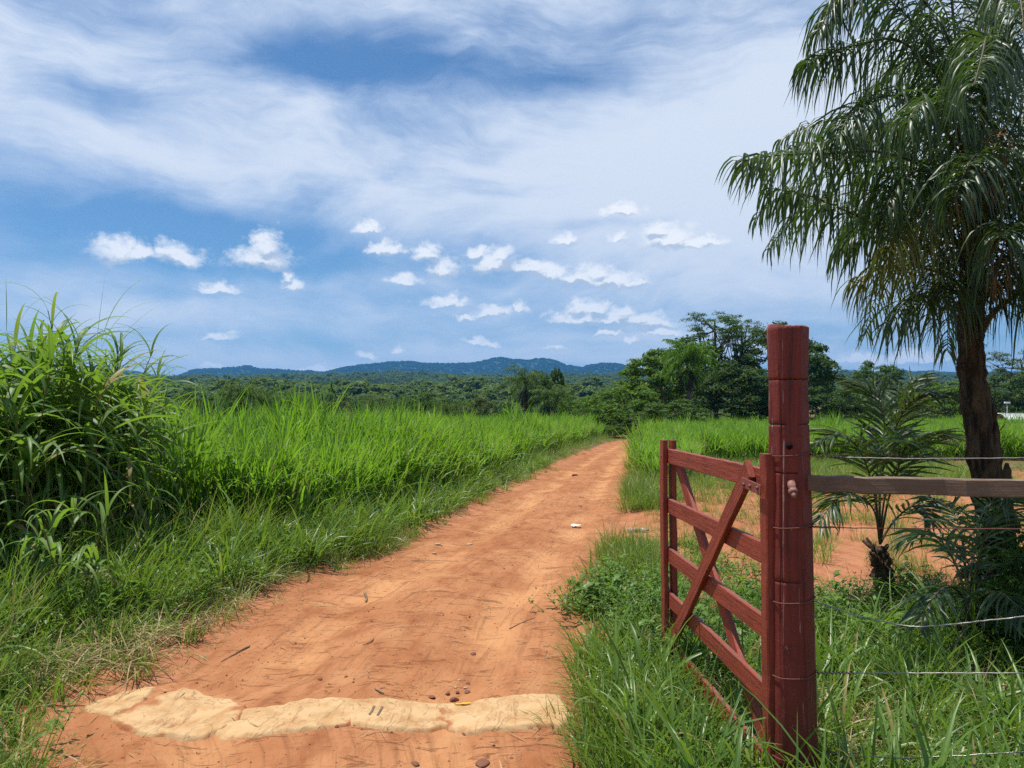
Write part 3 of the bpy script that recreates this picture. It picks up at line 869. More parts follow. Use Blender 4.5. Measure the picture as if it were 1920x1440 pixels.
PD = 5.75
base = at(1868, 1190, PD); base[2] = float(gz(base[0], base[1]))
big = empty('palm_tree', base, 'large feathery palm with shaggy brown trunk behind the plank fence, drooping leaflets', 'palm tree')
tp = spline([base + (0, 0, -.15), at(1868, 1090, PD), at(1858, 960, PD), at(1842, 850, PD), at(1826, 730, PD), at(1820, 640, PD), at(1822, 560, PD), at(1826, 450, PD), at(1834, 330, PD)], 70)
tr = np.interp(np.linspace(0, 1, 70), [0, .2, .45, .6, .75, 1], [.130, .108, .096, .088, .086, .095])
tr = tr * (1 + .03 * np.sin(np.linspace(0, 70, 70)) + .04 * RNG.normal(size=70))
bark_trunk(tp, tr, fib=420).build('trunk', M['palmbark'], big)
# a clump of old leaf bases bulging on the trunk's right side
mb = MB(); bp = spline([at(1862, 1000, PD - .05), at(1868, 900, PD - .06), at(1862, 790, PD - .04), at(1848, 735, PD)], 30)
bark_trunk(bp, np.linspace(.06, .02, 30) * (1 + .1 * RNG.normal(size=30)), 14, 160, mb).build('old_leaf_base', M['palmbark'], big)


def A(X, Y, d): return at(X, Y, d)


HAND = [  # control points (photo pixel, depth) from heart to tip
    [(1826, 420, 5.7), (1760, 330, 5.5), (1660, 287, 5.2), (1560, 288, 5.0), (1470, 290, 4.8), (1384, 302, 4.7)],
    [(1826, 380, 5.7), (1770, 170, 5.4), (1690, 78, 5.2), (1610, 84, 5.1), (1555, 98, 5.0), (1510, 118, 4.9)],
    [(1820, 540, 5.7), (1775, 490, 5.5), (1700, 452, 5.3), (1600, 402, 5.2), (1520, 368, 5.1), (1440, 352, 5.05)],
    [(1826, 400, 5.7), (1790, 110, 5.5), (1720, -10, 5.2), (1640, -40, 5.0), (1570, -5, 4.9), (1535, 60, 4.85)],
    [(1818, 545, 5.7), (1780, 520, 5.6), (1720, 500, 5.5), (1660, 500, 5.4), (1600, 530, 5.3)],
    [(1836, 360, 5.7), (1850, 120, 5.2), (1850, 70, 4.6), (1840, 110, 4.1), (1826, 160, 3.8)],
    [(1836, 420, 5.7), (1890, 260, 5.3), (1950, 170, 4.9), (2020, 170, 4.6), (2090, 230, 4.4)],
    [(1838, 500, 5.7), (1890, 430, 5.5), (1960, 390, 5.2), (2040, 400, 5.0), (2110, 450, 4.8)],
    [(1836, 560, 5.7), (1875, 535, 5.6), (1920, 520, 5.5), (1980, 540, 5.3), (2040, 590, 5.1)],
    [(1830, 330, 5.8), (1800, 180, 6.3), (1740, 120, 6.8), (1670, 130, 7.2), (1610, 190, 7.4)],
    [(1830, 300, 5.8), (1850, 60, 6.3), (1880, -30, 6.9), (1930, -20, 7.3), (1980, 50, 7.6)],
    [(1826, 430, 5.8), (1760, 380, 6.2), (1690, 360, 6.6), (1620, 390, 6.9), (1580, 440, 7.0)],
    [(1832, 470, 5.7), (1840, 330, 5.2), (1835, 290, 4.7), (1815, 310, 4.3), (1790, 370, 4.1)],
    [(1834, 520, 5.7), (1880, 440, 5.2), (1900, 425, 4.8), (1890, 432, 4.5), (1878, 445, 4.3)],
    [(1826, 350, 5.7), (1790, 60, 5.6), (1770, -120, 5.5), (1700, -190, 5.4), (1600, -160, 5.3)],
    [(1832, 350, 5.7), (1880, 30, 5.6), (1930, -140, 5.5), (2010, -190, 5.4), (2100, -140, 5.3)],
    [(1830, 450, 5.7), (1790, 400, 5.3), (1745, 390, 4.95), (1700, 420, 4.7), (1668, 470, 4.55)],
    [(1824, 555, 5.6), (1795, 535, 5.4), (1765, 540, 5.2), (1735, 570, 5.05)],
    [(1822, 560, 5.6), (1790, 545, 5.4), (1750, 545, 5.3), (1700, 565, 5.2), (1665, 610, 5.15)],
    [(1820, 500, 5.7), (1770, 430, 5.6), (1700, 400, 5.6), (1630, 420, 5.5), (1570, 470, 5.5)],
    [(1836, 560, 5.6), (1880, 540, 5.4), (1925, 560, 5.2), (1965, 620, 5.1)],
    [(1836, 520, 5.7), (1890, 480, 5.4), (1940, 500, 5.1), (1980, 570, 4.9)],
    [(1838, 470, 5.6), (1885, 360, 5.2), (1930, 340, 4.9), (1985, 390, 4.7)],
    [(1824, 480, 5.6), (1780, 350, 5.2), (1730, 320, 4.9), (1690, 340, 4.7), (1655, 400, 4.6)],
    [(1838, 420, 5.8), (1890, 300, 6.2), (1950, 280, 6.5), (2010, 330, 6.8)],
    [(1836, 540, 5.7), (1880, 500, 5.9), (1930, 500, 6.1), (1990, 540, 6.2)],
    [(1834, 300, 5.7), (1870, 0, 5.3), (1900, -60, 4.8), (1915, 10, 4.3), (1920, 80, 4.1)],
    [(1822, 330, 5.7), (1740, 200, 5.3), (1660, 180, 5.0), (1600, 210, 4.8), (1570, 260, 4.7)],
    [(1826, 420, 5.8), (1790, 330, 6.0), (1730, 250, 6.1), (1660, 230, 6.2), (1600, 270, 6.3)],
    [(1828, 400, 5.7), (1800, 260, 5.1), (1770, 200, 4.7), (1730, 190, 4.3), (1700, 230, 4.1)],
]
for i, h in enumerate(HAND):
    rib = spline([A(*p) for p in h], 26)
    ln = np.linalg.norm(np.diff(rib, axis=0), axis=1).sum()
    low = h[0][1] > 500
    frond('frond', big, rib, int(ln * 34), .60, .0165, .013, grav=2.6 if i % 3 else 1.9, start=.10, plume=.60, mats=[M['palm_yellow' if i % 6 == 4 else 'palm'], M['rib']])
for k in range(15):                               # the rest of the crown
    azm = k * 2.39996 + .3; th = [1.35, 1.1, .8, .5][k % 4] + RNG.normal() * .1
    hp = at(1832, 360 + 110 * (k % 4) / 3, 5.75)
    rib = path_curve(hp, azm, th, RNG.uniform(1.7, 2.3), 1.5 + .5 * RNG.random(), 22)
    if rib[-1][1] < 3.6: continue
    frond('frond', big, rib, 66, .56, .0165, .013, grav=2.3, start=.12, plume=.55)
# dead brown fronds and stalks
for h in ([(1838, 520, 5.6), (1885, 370, 5.1), (1850, 360, 4.9), (1765, 378, 4.7), (1735, 420, 4.65)],
          [(1836, 520, 5.5), (1870, 450, 5.2), (1885, 440, 5.0), (1872, 500, 4.9), (1868, 540, 4.9)],
          [(1838, 480, 5.5), (1880, 260, 5.0), (1875, 250, 4.8), (1862, 290, 4.7), (1860, 350, 4.7)]):
    rib = spline([A(*p) for p in h], 22)
    frond('dead_frond', big, rib, 16, .30, .012, .010, [M['deadfrond'], M['deadfrond']], 'dry brown withered frond hanging in the crown', grav=3.2, start=.45)
mb = MB()                                         # hanging skirt of dry fibre under the crown
kk = 260; a = RNG.uniform(0, 2 * np.pi, kk); hh = RNG.uniform(0, 1, kk)
P = np.stack([tp[-1][0] * 0 + np.interp(hh, [0, 1], [tp[48][0], tp[66][0]]), np.interp(hh, [0, 1], [tp[48][1], tp[66][1]]), np.interp(hh, [0, 1], [tp[48][2], tp[66][2]])], -1)
P = P + np.stack([np.cos(a), np.sin(a), 0 * a], -1) * .1
blades(mb, P, a, RNG.uniform(-.2, 1.2, kk), RNG.uniform(.25, .75, kk), RNG.uniform(.008, .02, kk), RNG.uniform(.8, 2.6, kk), 6)
mb.build('leaf_sheaths', M['palmbark'], big)
mb = MB(); tube(mb, spline([at(1842, 620, 5.7), at(1852, 600, 5.6), at(1875, 575, 5.45), at(1920, 545, 5.3)], 14), np.linspace(.028, .014, 14), 8)
mb.build('old_leaf_stalk', M['rib'], big)

# ------------------------------------------------------------- young palms by the fence
def young_palm(base, heart, stump_r, fr, label, name='young_palm', stump=True, llen=.36, lw=.021):
    base = np.array(base, float); heart = np.array(heart, float)
    o = empty(name, base, label, 'young palm')
    pth = spline([base + (0, 0, -.1), base + (heart - base) * .35 + (.01, 0, 0), base + (heart - base) * .7, heart], 22)
    r = np.interp(np.linspace(0, 1, 22), [0, .35, .8, 1], [stump_r * .85, stump_r, stump_r * .95, stump_r * .45]) * (1 + .1 * RNG.normal(size=22))
    if stump:
        mb = bark_trunk(pth, r, 14, 170)
        for k in range(9):                        # cut leaf bases
            kk = RNG.integers(6, 20); a = RNG.uniform(0, 6.28); d = nrm(np.array([math.cos(a), math.sin(a), RNG.uniform(.7, 1.6)]))
            tube(mb, [pth[kk], pth[kk] + d * stump_r * 1.2, pth[kk] + d * RNG.uniform(1.5, 2.4) * stump_r], [.022, .018, .012], 6)
        mb.build('trunk', M['palmbark'], o)
    for pts in fr:
        rib = spline(pts, 20); ln = np.linalg.norm(np.diff(rib, axis=0), axis=1).sum()
        frond('frond', o, rib, max(16, int(ln * 24)), llen, lw, .011, start=.30, grav=.8 if llen < .4 else .42, plume=.30, sweep=.95)
    return o


def gat(X, Y):
    p = on_ground(X, Y); return np.array([p[0], p[1], float(gz(p[0], p[1]))])


ya = gat(1662, 1140); dA = ya[1]
fa = lambda lst: [at(x, y, dA + dd) for x, y, dd in lst]
HA = (1650, 1020, 0)
young_palm(ya, at(1648, 1025, dA), .088, [
    fa([HA, (1635, 930, .05), (1650, 800, .1), (1690, 720, .2), (1745, 690, .3)]) if False else fa([HA, (1642, 900, .0), (1658, 800, .1), (1640, 735, .2), (1590, 715, .35)]),
    fa([HA, (1652, 900, -.1), (1680, 800, -.2), (1720, 745, -.35), (1775, 740, -.5)]),
    fa([HA, (1638, 920, -.1), (1612, 845, -.25), (1575, 815, -.4), (1530, 830, -.5)]),
    fa([HA, (1660, 930, .1), (1695, 850, .25), (1740, 815, .45), (1795, 820, .6)]),
    fa([HA, (1640, 960, -.15), (1610, 930, -.35), (1570, 935, -.55), (1535, 980, -.7)]),
    fa([HA, (1650, 900, .1), (1665, 810, .3), (1690, 740, .5), (1730, 705, .7)]),
    fa([HA, (1665, 940, -.1), (1690, 860, -.3), (1700, 830, -.55), (1690, 830, -.8)]),
    fa([HA, (1670, 985, .0), (1700, 955, -.2), (1725, 950, -.3), (1745, 975, -.4)]),
], 'young palm with short dark stump and upright fronds crossing the plank', llen=.42, lw=.026)

yb = gat(1815, 1250); dB = yb[1]
fb = lambda lst: [at(x, y, dB + dd) for x, y, dd in lst]
HB = (1818, 1170, 0)
young_palm(yb, at(1818, 1175, dB), .05, [
    fb([HB, (1825, 1100, 0), (1845, 1010, -.1), (1870, 955, -.2), (1900, 930, -.3)]),
    fb([HB, (1800, 1080, .1), (1770, 1020, .2), (1735, 1000, .3), (1700, 1010, .4)]),
    fb([HB, (1810, 1070, .2), (1800, 990, .4), (1775, 950, .6), (1740, 930, .8)]),
    fb([HB, (1830, 1110, .1), (1865, 1060, .2), (1905, 1050, .3), (1950, 1080, .4)]),
    fb([HB, (1805, 1120, -.1), (1780, 1100, -.25), (1750, 1120, -.4), (1725, 1170, -.5)]),
    fb([HB, (1830, 1130, -.1), (1860, 1110, -.3), (1890, 1120, -.5), (1915, 1160, -.6)]),
    fb([HB, (1818, 1090, .1), (1835, 1000, .3), (1860, 940, .4), (1880, 915, .5)]),
], 'low bushy young palm without a trunk, fronds sprawling at the foot of the big palm', llen=.36)
# ------------------------------------------------------------- scattering (uncountable growth only)
def scatter(name, P, rot, scl, idx, variants, mats, label, cat):
    P = np.asarray(P, float); n_ = len(P)
    src = bpy.data.collections.new(name + '_kinds')
    for k, mbv in enumerate(variants):
        me = mbv.mesh('%s_kind' % name, mats)
        src.objects.link(bpy.data.objects.new('%s_kind_%02d' % (name, k), me))
    me = bpy.data.meshes.new(name); me.vertices.add(n_); me.vertices.foreach_set('co', P.astype(np.float32).ravel())
    for nm, typ, arr in (('rot', 'FLOAT_VECTOR', rot), ('scl', 'FLOAT_VECTOR', scl), ('kid', 'INT', idx)):
        at_ = me.attributes.new(nm, typ, 'POINT')
        at_.data.foreach_set('vector' if typ == 'FLOAT_VECTOR' else 'value', np.asarray(arr).astype(np.int32 if typ == 'INT' else np.float32).ravel())
    o = bpy.data.objects.new(name, me); COL.objects.link(o)
    ng = bpy.data.node_groups.new(name + '_nodes', 'GeometryNodeTree')
    ng.interface.new_socket('Geometry', in_out='INPUT', socket_type='NodeSocketGeometry')
    ng.interface.new_socket('Geometry', in_out='OUTPUT', socket_type='NodeSocketGeometry')
    nn = ng.nodes; gi = nn.new('NodeGroupInput'); go = nn.new('NodeGroupOutput')
    ci = nn.new('GeometryNodeCollectionInfo'); ci.inputs['Collection'].default_value = src
    ci.inputs['Separate Children'].default_value = True; ci.inputs['Reset Children'].default_value = True
    ip = nn.new('GeometryNodeInstanceOnPoints'); ip.inputs['Pick Instance'].default_value = True
    def na(nm, typ):
        x = nn.new('GeometryNodeInputNamedAttribute'); x.data_type = typ; x.inputs['Name'].default_value = nm; return x.outputs['Attribute']
    L = ng.links.new
    L(gi.outputs[0], ip.inputs['Points']); L(ci.outputs[0], ip.inputs['Instance'])
    L(na('kid', 'INT'), ip.inputs['Instance Index']); L(na('scl', 'FLOAT_VECTOR'), ip.inputs['Scale'])
    e2r = nn.new('FunctionNodeEulerToRotation'); L(na('rot', 'FLOAT_VECTOR'), e2r.inputs[0]); L(e2r.outputs[0], ip.inputs['Rotation'])
    L(ip.outputs[0], go.inputs[0])
    md = o.modifiers.new('scatter', 'NODES'); md.node_group = ng
    return tag(o, label, cat, kind='stuff')


def jgrid(y0, y1, spf, xlo, xhi):
    """jittered rows between y0 and y1 with spacing spf(y)"""
    out = []; y = y0
    while y < y1:
        s = spf(y); a, b = xlo(y), xhi(y)
        if b > a:
            k = max(1, int((b - a) / s)); x = a + (np.arange(k) + RNG.random(k)) * (b - a) / k
            out.append(np.stack([x, y + (RNG.random(k) - .5) * s * 1.3], -1))
        y += s
    return np.concatenate(out)


def put(P2, dz=0.0):
    return np.stack([P2[:, 0], P2[:, 1], gz(P2[:, 0], P2[:, 1]) + dz], -1)


def rots(n_, tilt=.08):
    return np.stack([RNG.normal(size=n_) * tilt, RNG.normal(size=n_) * tilt, RNG.uniform(0, 6.283, n_)], -1)


def uni3(s, zs=None):
    s = np.asarray(s); return np.stack([s, s, s if zs is None else zs], -1)


# ---- field grass: dense upright leafy stems, one kind of stem clump repeated
def field_clump(nst=16, r=.34, h=1.45):
    mb = MB()
    for k in range(nst):
        a, q = RNG.uniform(0, 6.283), r * math.sqrt(RNG.random()); b = np.array([q * math.cos(a), q * math.sin(a), 0])
        hh = h * RNG.uniform(.62, 1.08); nl = 6; la = RNG.uniform(0, 6.283)
        tint = np.clip(RNG.normal(.48, .30), 0, .92)
        lean = RNG.normal(size=2) * .07
        zb = np.linspace(.04, .62, nl) * hh
        P = b + np.stack([lean[0] * zb, lean[1] * zb, zb], -1)
        L = (hh - zb) * RNG.uniform(.85, 1.15, nl) + .12
        tt = np.where(RNG.random(nl) < .05, .985, np.clip(tint + RNG.normal(size=nl) * .12, 0, .93)); tt[0] = .985 if RNG.random() < .35 else tt[0]
        dr = np.where(RNG.random(nl) < .22, RNG.uniform(1.2, 2.3, nl), RNG.uniform(.08, .7, nl))
        blades(mb, P, la + np.arange(nl) * 2.6 + RNG.normal(size=nl) * .5, RNG.uniform(1.22, 1.5, nl), L, RNG.uniform(.030, .052, nl), dr, 6, tint=tt, pw=1.8, roll=RNG.normal(size=nl) * .5, wbase=.6)
    return mb


kinds = [field_clump(11, .34, 1.42 + .07 * k) for k in range(6)]
sp = lambda y: .30 if y < 16 else .30 + (y - 16) * .010
lf = jgrid(5.5, 61, sp, lambda y: max(-.80 * y - 3, -48), lambda y: FIELD_EDGE(y))
keep = (lf[:, 0] < FIELD_EDGE(lf[:, 1]) + .35 * noise2(lf[:, 1] * .9, lf[:, 1] * 0, 9) - .1) & ~((lf[:, 1] < 9.0) & (lf[:, 0] < -2.95))
lf = lf[keep]
rf = jgrid(12.5, 57, lambda y: .32 + max(0, y - 16) * .010, lambda y: XR(y) + .35, lambda y: .80 * y + 4)
nzv = noise2(rf[:, 0] * .4, rf[:, 1] * .4, 71)
edge_strip = (rf[:, 0] - XR(rf[:, 1]) < 1.5 + nzv) & (rf[:, 1] > 17)
keep = (rf[:, 1] > 25.5 + 2.5 * nzv + .10 * np.maximum(0, 10 - rf[:, 0])) | (edge_strip & (RNG.random(len(rf)) < sstep(16, 22, rf[:, 1])))
keep &= ~((np.abs(rf[:, 0] - 36) < 4) & (rf[:, 1] > 60))
rf = rf[keep]
allp = np.concatenate([lf, rf]); nF = len(allp)
sc = RNG.uniform(.86, 1.10, nF) * (1 + .34 * noise2(allp[:, 0] * .35, allp[:, 1] * .35, 13))
sc[:len(lf)] *= np.interp(lf[:, 1], [6, 12, 20, 32, 60], [.84, .77, .73, .72, .70]) * (1 - .25 * sstep(.5, 0, FIELD_EDGE(lf[:, 1]) - lf[:, 0]))
sc[len(lf):] *= np.interp(rf[:, 1], [12, 24, 30, 57], [.42, .54, .64, .66])
spire = RNG.random(nF) < .055; sc = np.where(spire, sc * RNG.uniform(1.15, 1.42, nF), sc)
scatter('field_grass', put(allp), rots(nF, .05), np.stack([np.clip(sc, .80, 1.1), np.clip(sc, .80, 1.1), sc], -1), RNG.integers(0, 6, nF), kinds, [M['field']],
        'tall bright green fodder grass filling the fields either side of the road', 'grass')

# ---- verge tufts: short fine grass
def tuft(nb, r, l0, l1, w, dr=(.2, 1.3), th=(.75, 1.5), seg=4, flat=True, dry=.1):
    mb = MB(); a = RNG.uniform(0, 6.283, nb); q = r * np.sqrt(RNG.random(nb))
    P = np.stack([q * np.cos(a), q * np.sin(a), -.01 + 0 * a], -1)
    blades(mb, P, a + RNG.normal(size=nb) * .9, RNG.uniform(*th, nb), RNG.uniform(l0, l1, nb), w * RNG.uniform(.7, 1.3, nb), RNG.uniform(*dr, nb), seg, flat=flat,
           tint=np.where(RNG.random(nb) < dry, .99, RNG.random(nb) * .86), roll=RNG.normal(size=nb) * .6)
    return mb


vk = [tuft(46, .11, .10, .34, .0055) for _ in range(4)] + [tuft(36, .13, .18, .55, .0085, dry=.2) for _ in range(3)] + [tuft(34, .09, .06, .18, .005, th=(.3, 1.2), dry=.3) for _ in range(3)]
spv = lambda y: .085 if y < 8 else .085 + (y - 8) * .012
va = jgrid(2.6, 46, spv, lambda y: max(FIELD_EDGE(y) - .9 if y > 6 else -.8 * y - 1.5, -.8 * y - 2), lambda y: XL(y) + .12)
dl = XL(va[:, 1]) - va[:, 0]; wn = .22 * fbm(va[:, 0] * 1.1, va[:, 1] * 1.1, 81, 2) + .10 * noise2(va[:, 0] * 4, va[:, 1] * 4, 82)
ka = dl > -.10 + wn * 1.3 + .30 * sstep(4.5, 3.0, va[:, 1]) * 0
thin_ = RNG.random(len(va)) < np.clip(.35 + dl * 2.2, .2, .9) * (.72 + .8 * noise2(va[:, 0] * 1.3, va[:, 1] * 1.3, 85))
shade_ = (va[:, 0] < -2.45) & (va[:, 1] > 4.5) & (va[:, 1] < 8.2); thin_ &= ~(shade_ & (RNG.random(len(va)) < .62))
va = va[ka & thin_]; dl = XL(va[:, 1]) - va[:, 0]
sa_ = np.clip(.38 + dl * .75, .38, 1.45) * RNG.uniform(.5, 1.25, len(va)) * (1 + .9 * noise2(va[:, 0] * 1.6, va[:, 1] * 1.6, 84))
vb = jgrid(2.6, 24, lambda y: .10 if y < 10 else .10 + (y - 10) * .012, lambda y: XR(y) - .1, lambda y: min(XR(y) + 9, .8 * y + 1.5))
x_, y_ = vb[:, 0], vb[:, 1]; dr_ = x_ - XR(y_); wn = fbm(x_ * 1.2, y_ * 1.2, 83, 2)
dens = np.zeros(len(vb))
dens = np.maximum(dens, (dr_ > .02 + .1 * wn) * sstep(6.3, 5.3, y_ + .8 * wn) * np.where(x_ < 1.2, .55, .32))
dens = np.maximum(dens, .9 * (((x_ - 1.22) / .50) ** 2 + ((y_ - 8.2) / 1.35) ** 2 + .5 * wn < 1))
dens = np.maximum(dens, .95 * ((dr_ > .05 + .12 * wn) & (dr_ < .85 + .5 * wn) & (y_ > 12.7)))
dens = np.maximum(dens, (dr_ > .3) * .07 * sstep(6, 9, y_) + (dr_ > .3) * .75 * sstep(15.5, 19, y_ + 2 * wn))
dens = np.maximum(dens, .5 * sstep(4.2, 5.2, x_) * sstep(7.2, 6, y_))
vb = vb[RNG.random(len(vb)) < dens]
sb_ = RNG.uniform(.5, 1.0, len(vb)) * np.interp(vb[:, 1], [3, 6, 7, 10, 12.7, 16, 24], [1.0, .85, .95, .95, 1.35, 1.35, 1.3])
vp = np.concatenate([va, vb]); ss = np.concatenate([sa_, sb_])
lowk = RNG.integers(7, 10, len(vp)); ik = np.where(ss < .62, lowk, RNG.integers(0, 7, len(vp)))
scatter('verge_grass', put(vp, -.005), rots(len(vp), .12), uni3(ss), ik, vk, [M['verge']], 'short mixed grass covering the verges along the dirt road', 'grass')

# ---- broad bladed lush grass round the gate
def lush(nb, r, l0, l1, w, dry=.04):
    mb = MB(); a = RNG.uniform(0, 6.283, nb); q = r * np.sqrt(RNG.random(nb))
    P = np.stack([q * np.cos(a), q * np.sin(a), -.01 + 0 * a], -1)
    blades(mb, P, a + RNG.normal(size=nb) * .7, RNG.uniform(.85, 1.5, nb), RNG.uniform(l0, l1, nb), w * RNG.uniform(.6, 1.25, nb), RNG.uniform(.3, 1.9, nb), 6, fold=.16,
           tint=np.where(RNG.random(nb) < dry, .99, RNG.random(nb) * .9), roll=RNG.normal(size=nb) * .7)
    return mb


lk = [lush(22, .10, .18, .44, .0135) for _ in range(4)] + [lush(16, .10, .25, .55, .019) for _ in range(3)] + [lush(8, .06, .42, .75, .026) for _ in range(2)]
la = jgrid(2.4, 6.6, lambda y: .10, lambda y: XR(y) - .02, lambda y: .8 * y + 1.2)
x_, y_ = la[:, 0], la[:, 1]; wn = fbm(x_ * 1.1, y_ * 1.1, 91, 2); dr_ = x_ - XR(y_)
dens = (dr_ > .05 + .12 * wn) * np.where(x_ < 1.25, np.where(y_ < 5.3 + .5 * wn, .85, .12), .62 * sstep(-.5, .2, wn) * sstep(6.2, 4.8, y_))
dens *= np.where((np.abs(x_ - PC[0]) < .12) & (np.abs(y_ - PC[1]) < .12), 0, 1)
gd_ = np.abs(la[:, 0] - (1.06 - .04 * (la[:, 1] - 3.27))); dens *= np.where((gd_ < .16) & (la[:, 1] > 3.3), .30, 1) * np.where((la[:, 0] > 1.15) & (la[:, 0] < 1.9) & (la[:, 1] > 3.6), .6, 1)
la = la[RNG.random(len(la)) < dens]
lb = jgrid(3.2, 24, lambda y: .15 + max(0, y - 8) * .012, lambda y: -.8 * y - 1, lambda y: XL(y) - .15)       # a little among the left verge
wn = noise2(lb[:, 0] * .8, lb[:, 1] * .8, 92); lb = lb[RNG.random(len(lb)) < np.where(lb[:, 0] < XL(lb[:, 1]) - .35, .42 + wn * .9 + .7 * sstep(1.0, .1, lb[:, 0] - FIELD_EDGE(lb[:, 1])), .14)]
lp = np.concatenate([la, lb])
ls = RNG.uniform(.7, 1.15, len(lp)); ls[:len(la)] *= np.clip(.55 + (la[:, 0] - XR(la[:, 1])) * 1.1, .5, 1.0); fd = lb[:, 0] - FIELD_EDGE(lb[:, 1]); ls[len(la):] *= np.where(fd < .7, 1.25, .75)
lid = RNG.choice(9, len(lp), p=[.16, .16, .16, .16, .1, .1, .1, .03, .03])
scatter('lush_grass', put(lp, -.005), rots(len(lp), .15), uni3(ls), lid, lk, [M['dim_verge']], 'lush broad bladed grass around the gate and in the left verge', 'grass')

# ---- leafy weeds
def weed(nst, h, lsz, r=.10, narrow=.42):
    mb = MB()
    for k in range(nst):
        az_ = RNG.uniform(0, 6.283); P0 = np.array([RNG.normal() * r * .5, RNG.normal() * r * .5, 0])
        pth = path_curve(P0, az_, RNG.uniform(.7, 1.4), h * RNG.uniform(.6, 1.1), RNG.uniform(-.2, .6), 6)
        tube(mb, pth, np.linspace(.0022, .001, 7), 4, tint=.2, cap=False)
        m_ = 14; t = RNG.uniform(.15, 1, m_); P = np.stack([np.interp(t, np.linspace(0, 1, 7), pth[:, j]) for j in range(3)], -1)
        blades(mb, P, RNG.uniform(0, 6.283, m_), RNG.uniform(-.2, .9, m_), lsz * RNG.uniform(.6, 1.2, m_), lsz * narrow * RNG.uniform(.8, 1.2, m_), RNG.uniform(.2, 1.1, m_), 4, tint=np.where(RNG.random(m_) < .04, .99, RNG.random(m_) * .9), wbase=.12, peak=.4, fold=.1)
    return mb


wk = [weed(5, .30, .05) for _ in range(3)] + [weed(7, .38, .035, .14, .34) for _ in range(3)] + [weed(4, .16, .04) for _ in range(2)] + [weed(4, .34, .085, .08, .55)]
wpts_ = []
def patch(cx, cy, rx, ry_, k):
    a = RNG.uniform(0, 6.283, k); q = np.sqrt(RNG.random(k)); wpts_.append(np.stack([cx + rx * q * np.cos(a), cy + ry_ * q * np.sin(a)], -1))
patch(1.05, 6.3, .42, .75, 120); patch(.62, 6.5, .16, .5, 34); patch(1.0, 5.2, .35, .5, 46); patch(2.6, 5.6, 1.1, .8, 120); patch(3.9, 5.2, 1.0, 1.0, 110); patch(2.0, 8.5, .5, 1.3, 70)
patch(3.75, 5.5, .55, .5, 160); patch(1.9, 6.0, .6, .8, 90); patch(4.0, 6.4, .9, .6, 120)
ww = jgrid(7.5, 24, lambda y: .38, lambda y: XR(y) + .6, lambda y: .8 * y + 1); wpts_.append(ww[RNG.random(len(ww)) < .20 + .35 * sstep(12, 18, ww[:, 1])])
wl = jgrid(3.4, 30, lambda y: .17 + max(0, y - 7) * .02, lambda y: max(FIELD_EDGE(y) - 1.2, -.8 * y - 1), lambda y: XL(y) - .35)
wn = noise2(wl[:, 0] * .7, wl[:, 1] * .7, 95); wpts_.append(wl[RNG.random(len(wl)) < .46 + .8 * wn])
wp_ = np.concatenate(wpts_); ws = RNG.uniform(.6, 1.2, len(wp_)); small = (wp_[:, 1] > 7.2) & (wp_[:, 0] > XR(wp_[:, 1]))
wid = np.where(small, RNG.integers(6, 8, len(wp_)), RNG.integers(0, 9, len(wp_)))
scatter('weeds', put(wp_), rots(len(wp_), .15), uni3(ws), wid, wk, [M['weed']], 'low leafy green weeds among the grass and on the bare soil', 'weeds')

# ---- dry straw and litter
def strawk(nb, r, l0, l1, w):
    mb = MB(); a = RNG.uniform(0, 6.283, nb)
    P = np.stack([RNG.normal(size=nb) * r, RNG.normal(size=nb) * r, RNG.uniform(.001, .012, nb)], -1)
    blades(mb, P, a, RNG.uniform(-.03, .10, nb), RNG.uniform(l0, l1, nb), w * RNG.uniform(.6, 1.4, nb), RNG.uniform(-.05, .22, nb), 3, flat=True, roll=RNG.normal(size=nb) * .3)
    return mb


def thatch(nb, r):
    mb = MB(); a = RNG.uniform(0, 6.283, nb)
    P = np.stack([RNG.normal(size=nb) * r, RNG.normal(size=nb) * r, RNG.uniform(0, .06, nb)], -1)
    blades(mb, P, a, RNG.uniform(-.1, .7, nb), RNG.uniform(.15, .45, nb), .006 * RNG.uniform(.6, 1.6, nb), RNG.uniform(.2, 1.4, nb), 4, flat=True)
    return mb


sk = [strawk(7, .06, .03, .12, .0035) for _ in range(4)] + [strawk(3, .05, .05, .22, .005) for _ in range(2)] + [thatch(40, .12) for _ in range(3)]
s1 = jgrid(2.6, 20, lambda y: .21, lambda y: XL(y) - .1, lambda y: XR(y) + .1)
ed = np.minimum(s1[:, 0] - XL(s1[:, 1]), XR(s1[:, 1]) - s1[:, 0]); s1 = s1[RNG.random(len(s1)) < np.where(ed < .35, .9, np.where(np.abs(ed - .9) < .15, .32, .14))]
s2 = jgrid(2.6, 8, lambda y: .19, lambda y: XR(y) + .5, lambda y: .8 * y + 1.2); wn = fbm(s2[:, 0], s2[:, 1], 97, 2); s2 = s2[RNG.random(len(s2)) < np.clip(.65 + wn, 0, .95) * sstep(7.4, 6.2, s2[:, 1])]
s3 = jgrid(3.6, 10, lambda y: .2, lambda y: max(-.8 * y - .5, -6), lambda y: XL(y) - .3); s3 = s3[RNG.random(len(s3)) < np.where((s3[:, 0] < -2.3) & (s3[:, 1] > 4.4), .95, .4)]
sp_ = np.concatenate([s1, s2, s3]); zz = put(sp_); zz[:len(s1), 2] = road_z(s1[:, 0], s1[:, 1]) + .004
sid = np.concatenate([RNG.integers(0, 6, len(s1)), RNG.integers(6, 9, len(s2) + len(s3))])
scatter('dry_straw', zz, rots(len(sp_), .05), uni3(RNG.uniform(.6, 1.2, len(sp_))), sid, sk, [M['straw']], 'dead straw, stalks and dry leaves lying on the earth', 'straw')

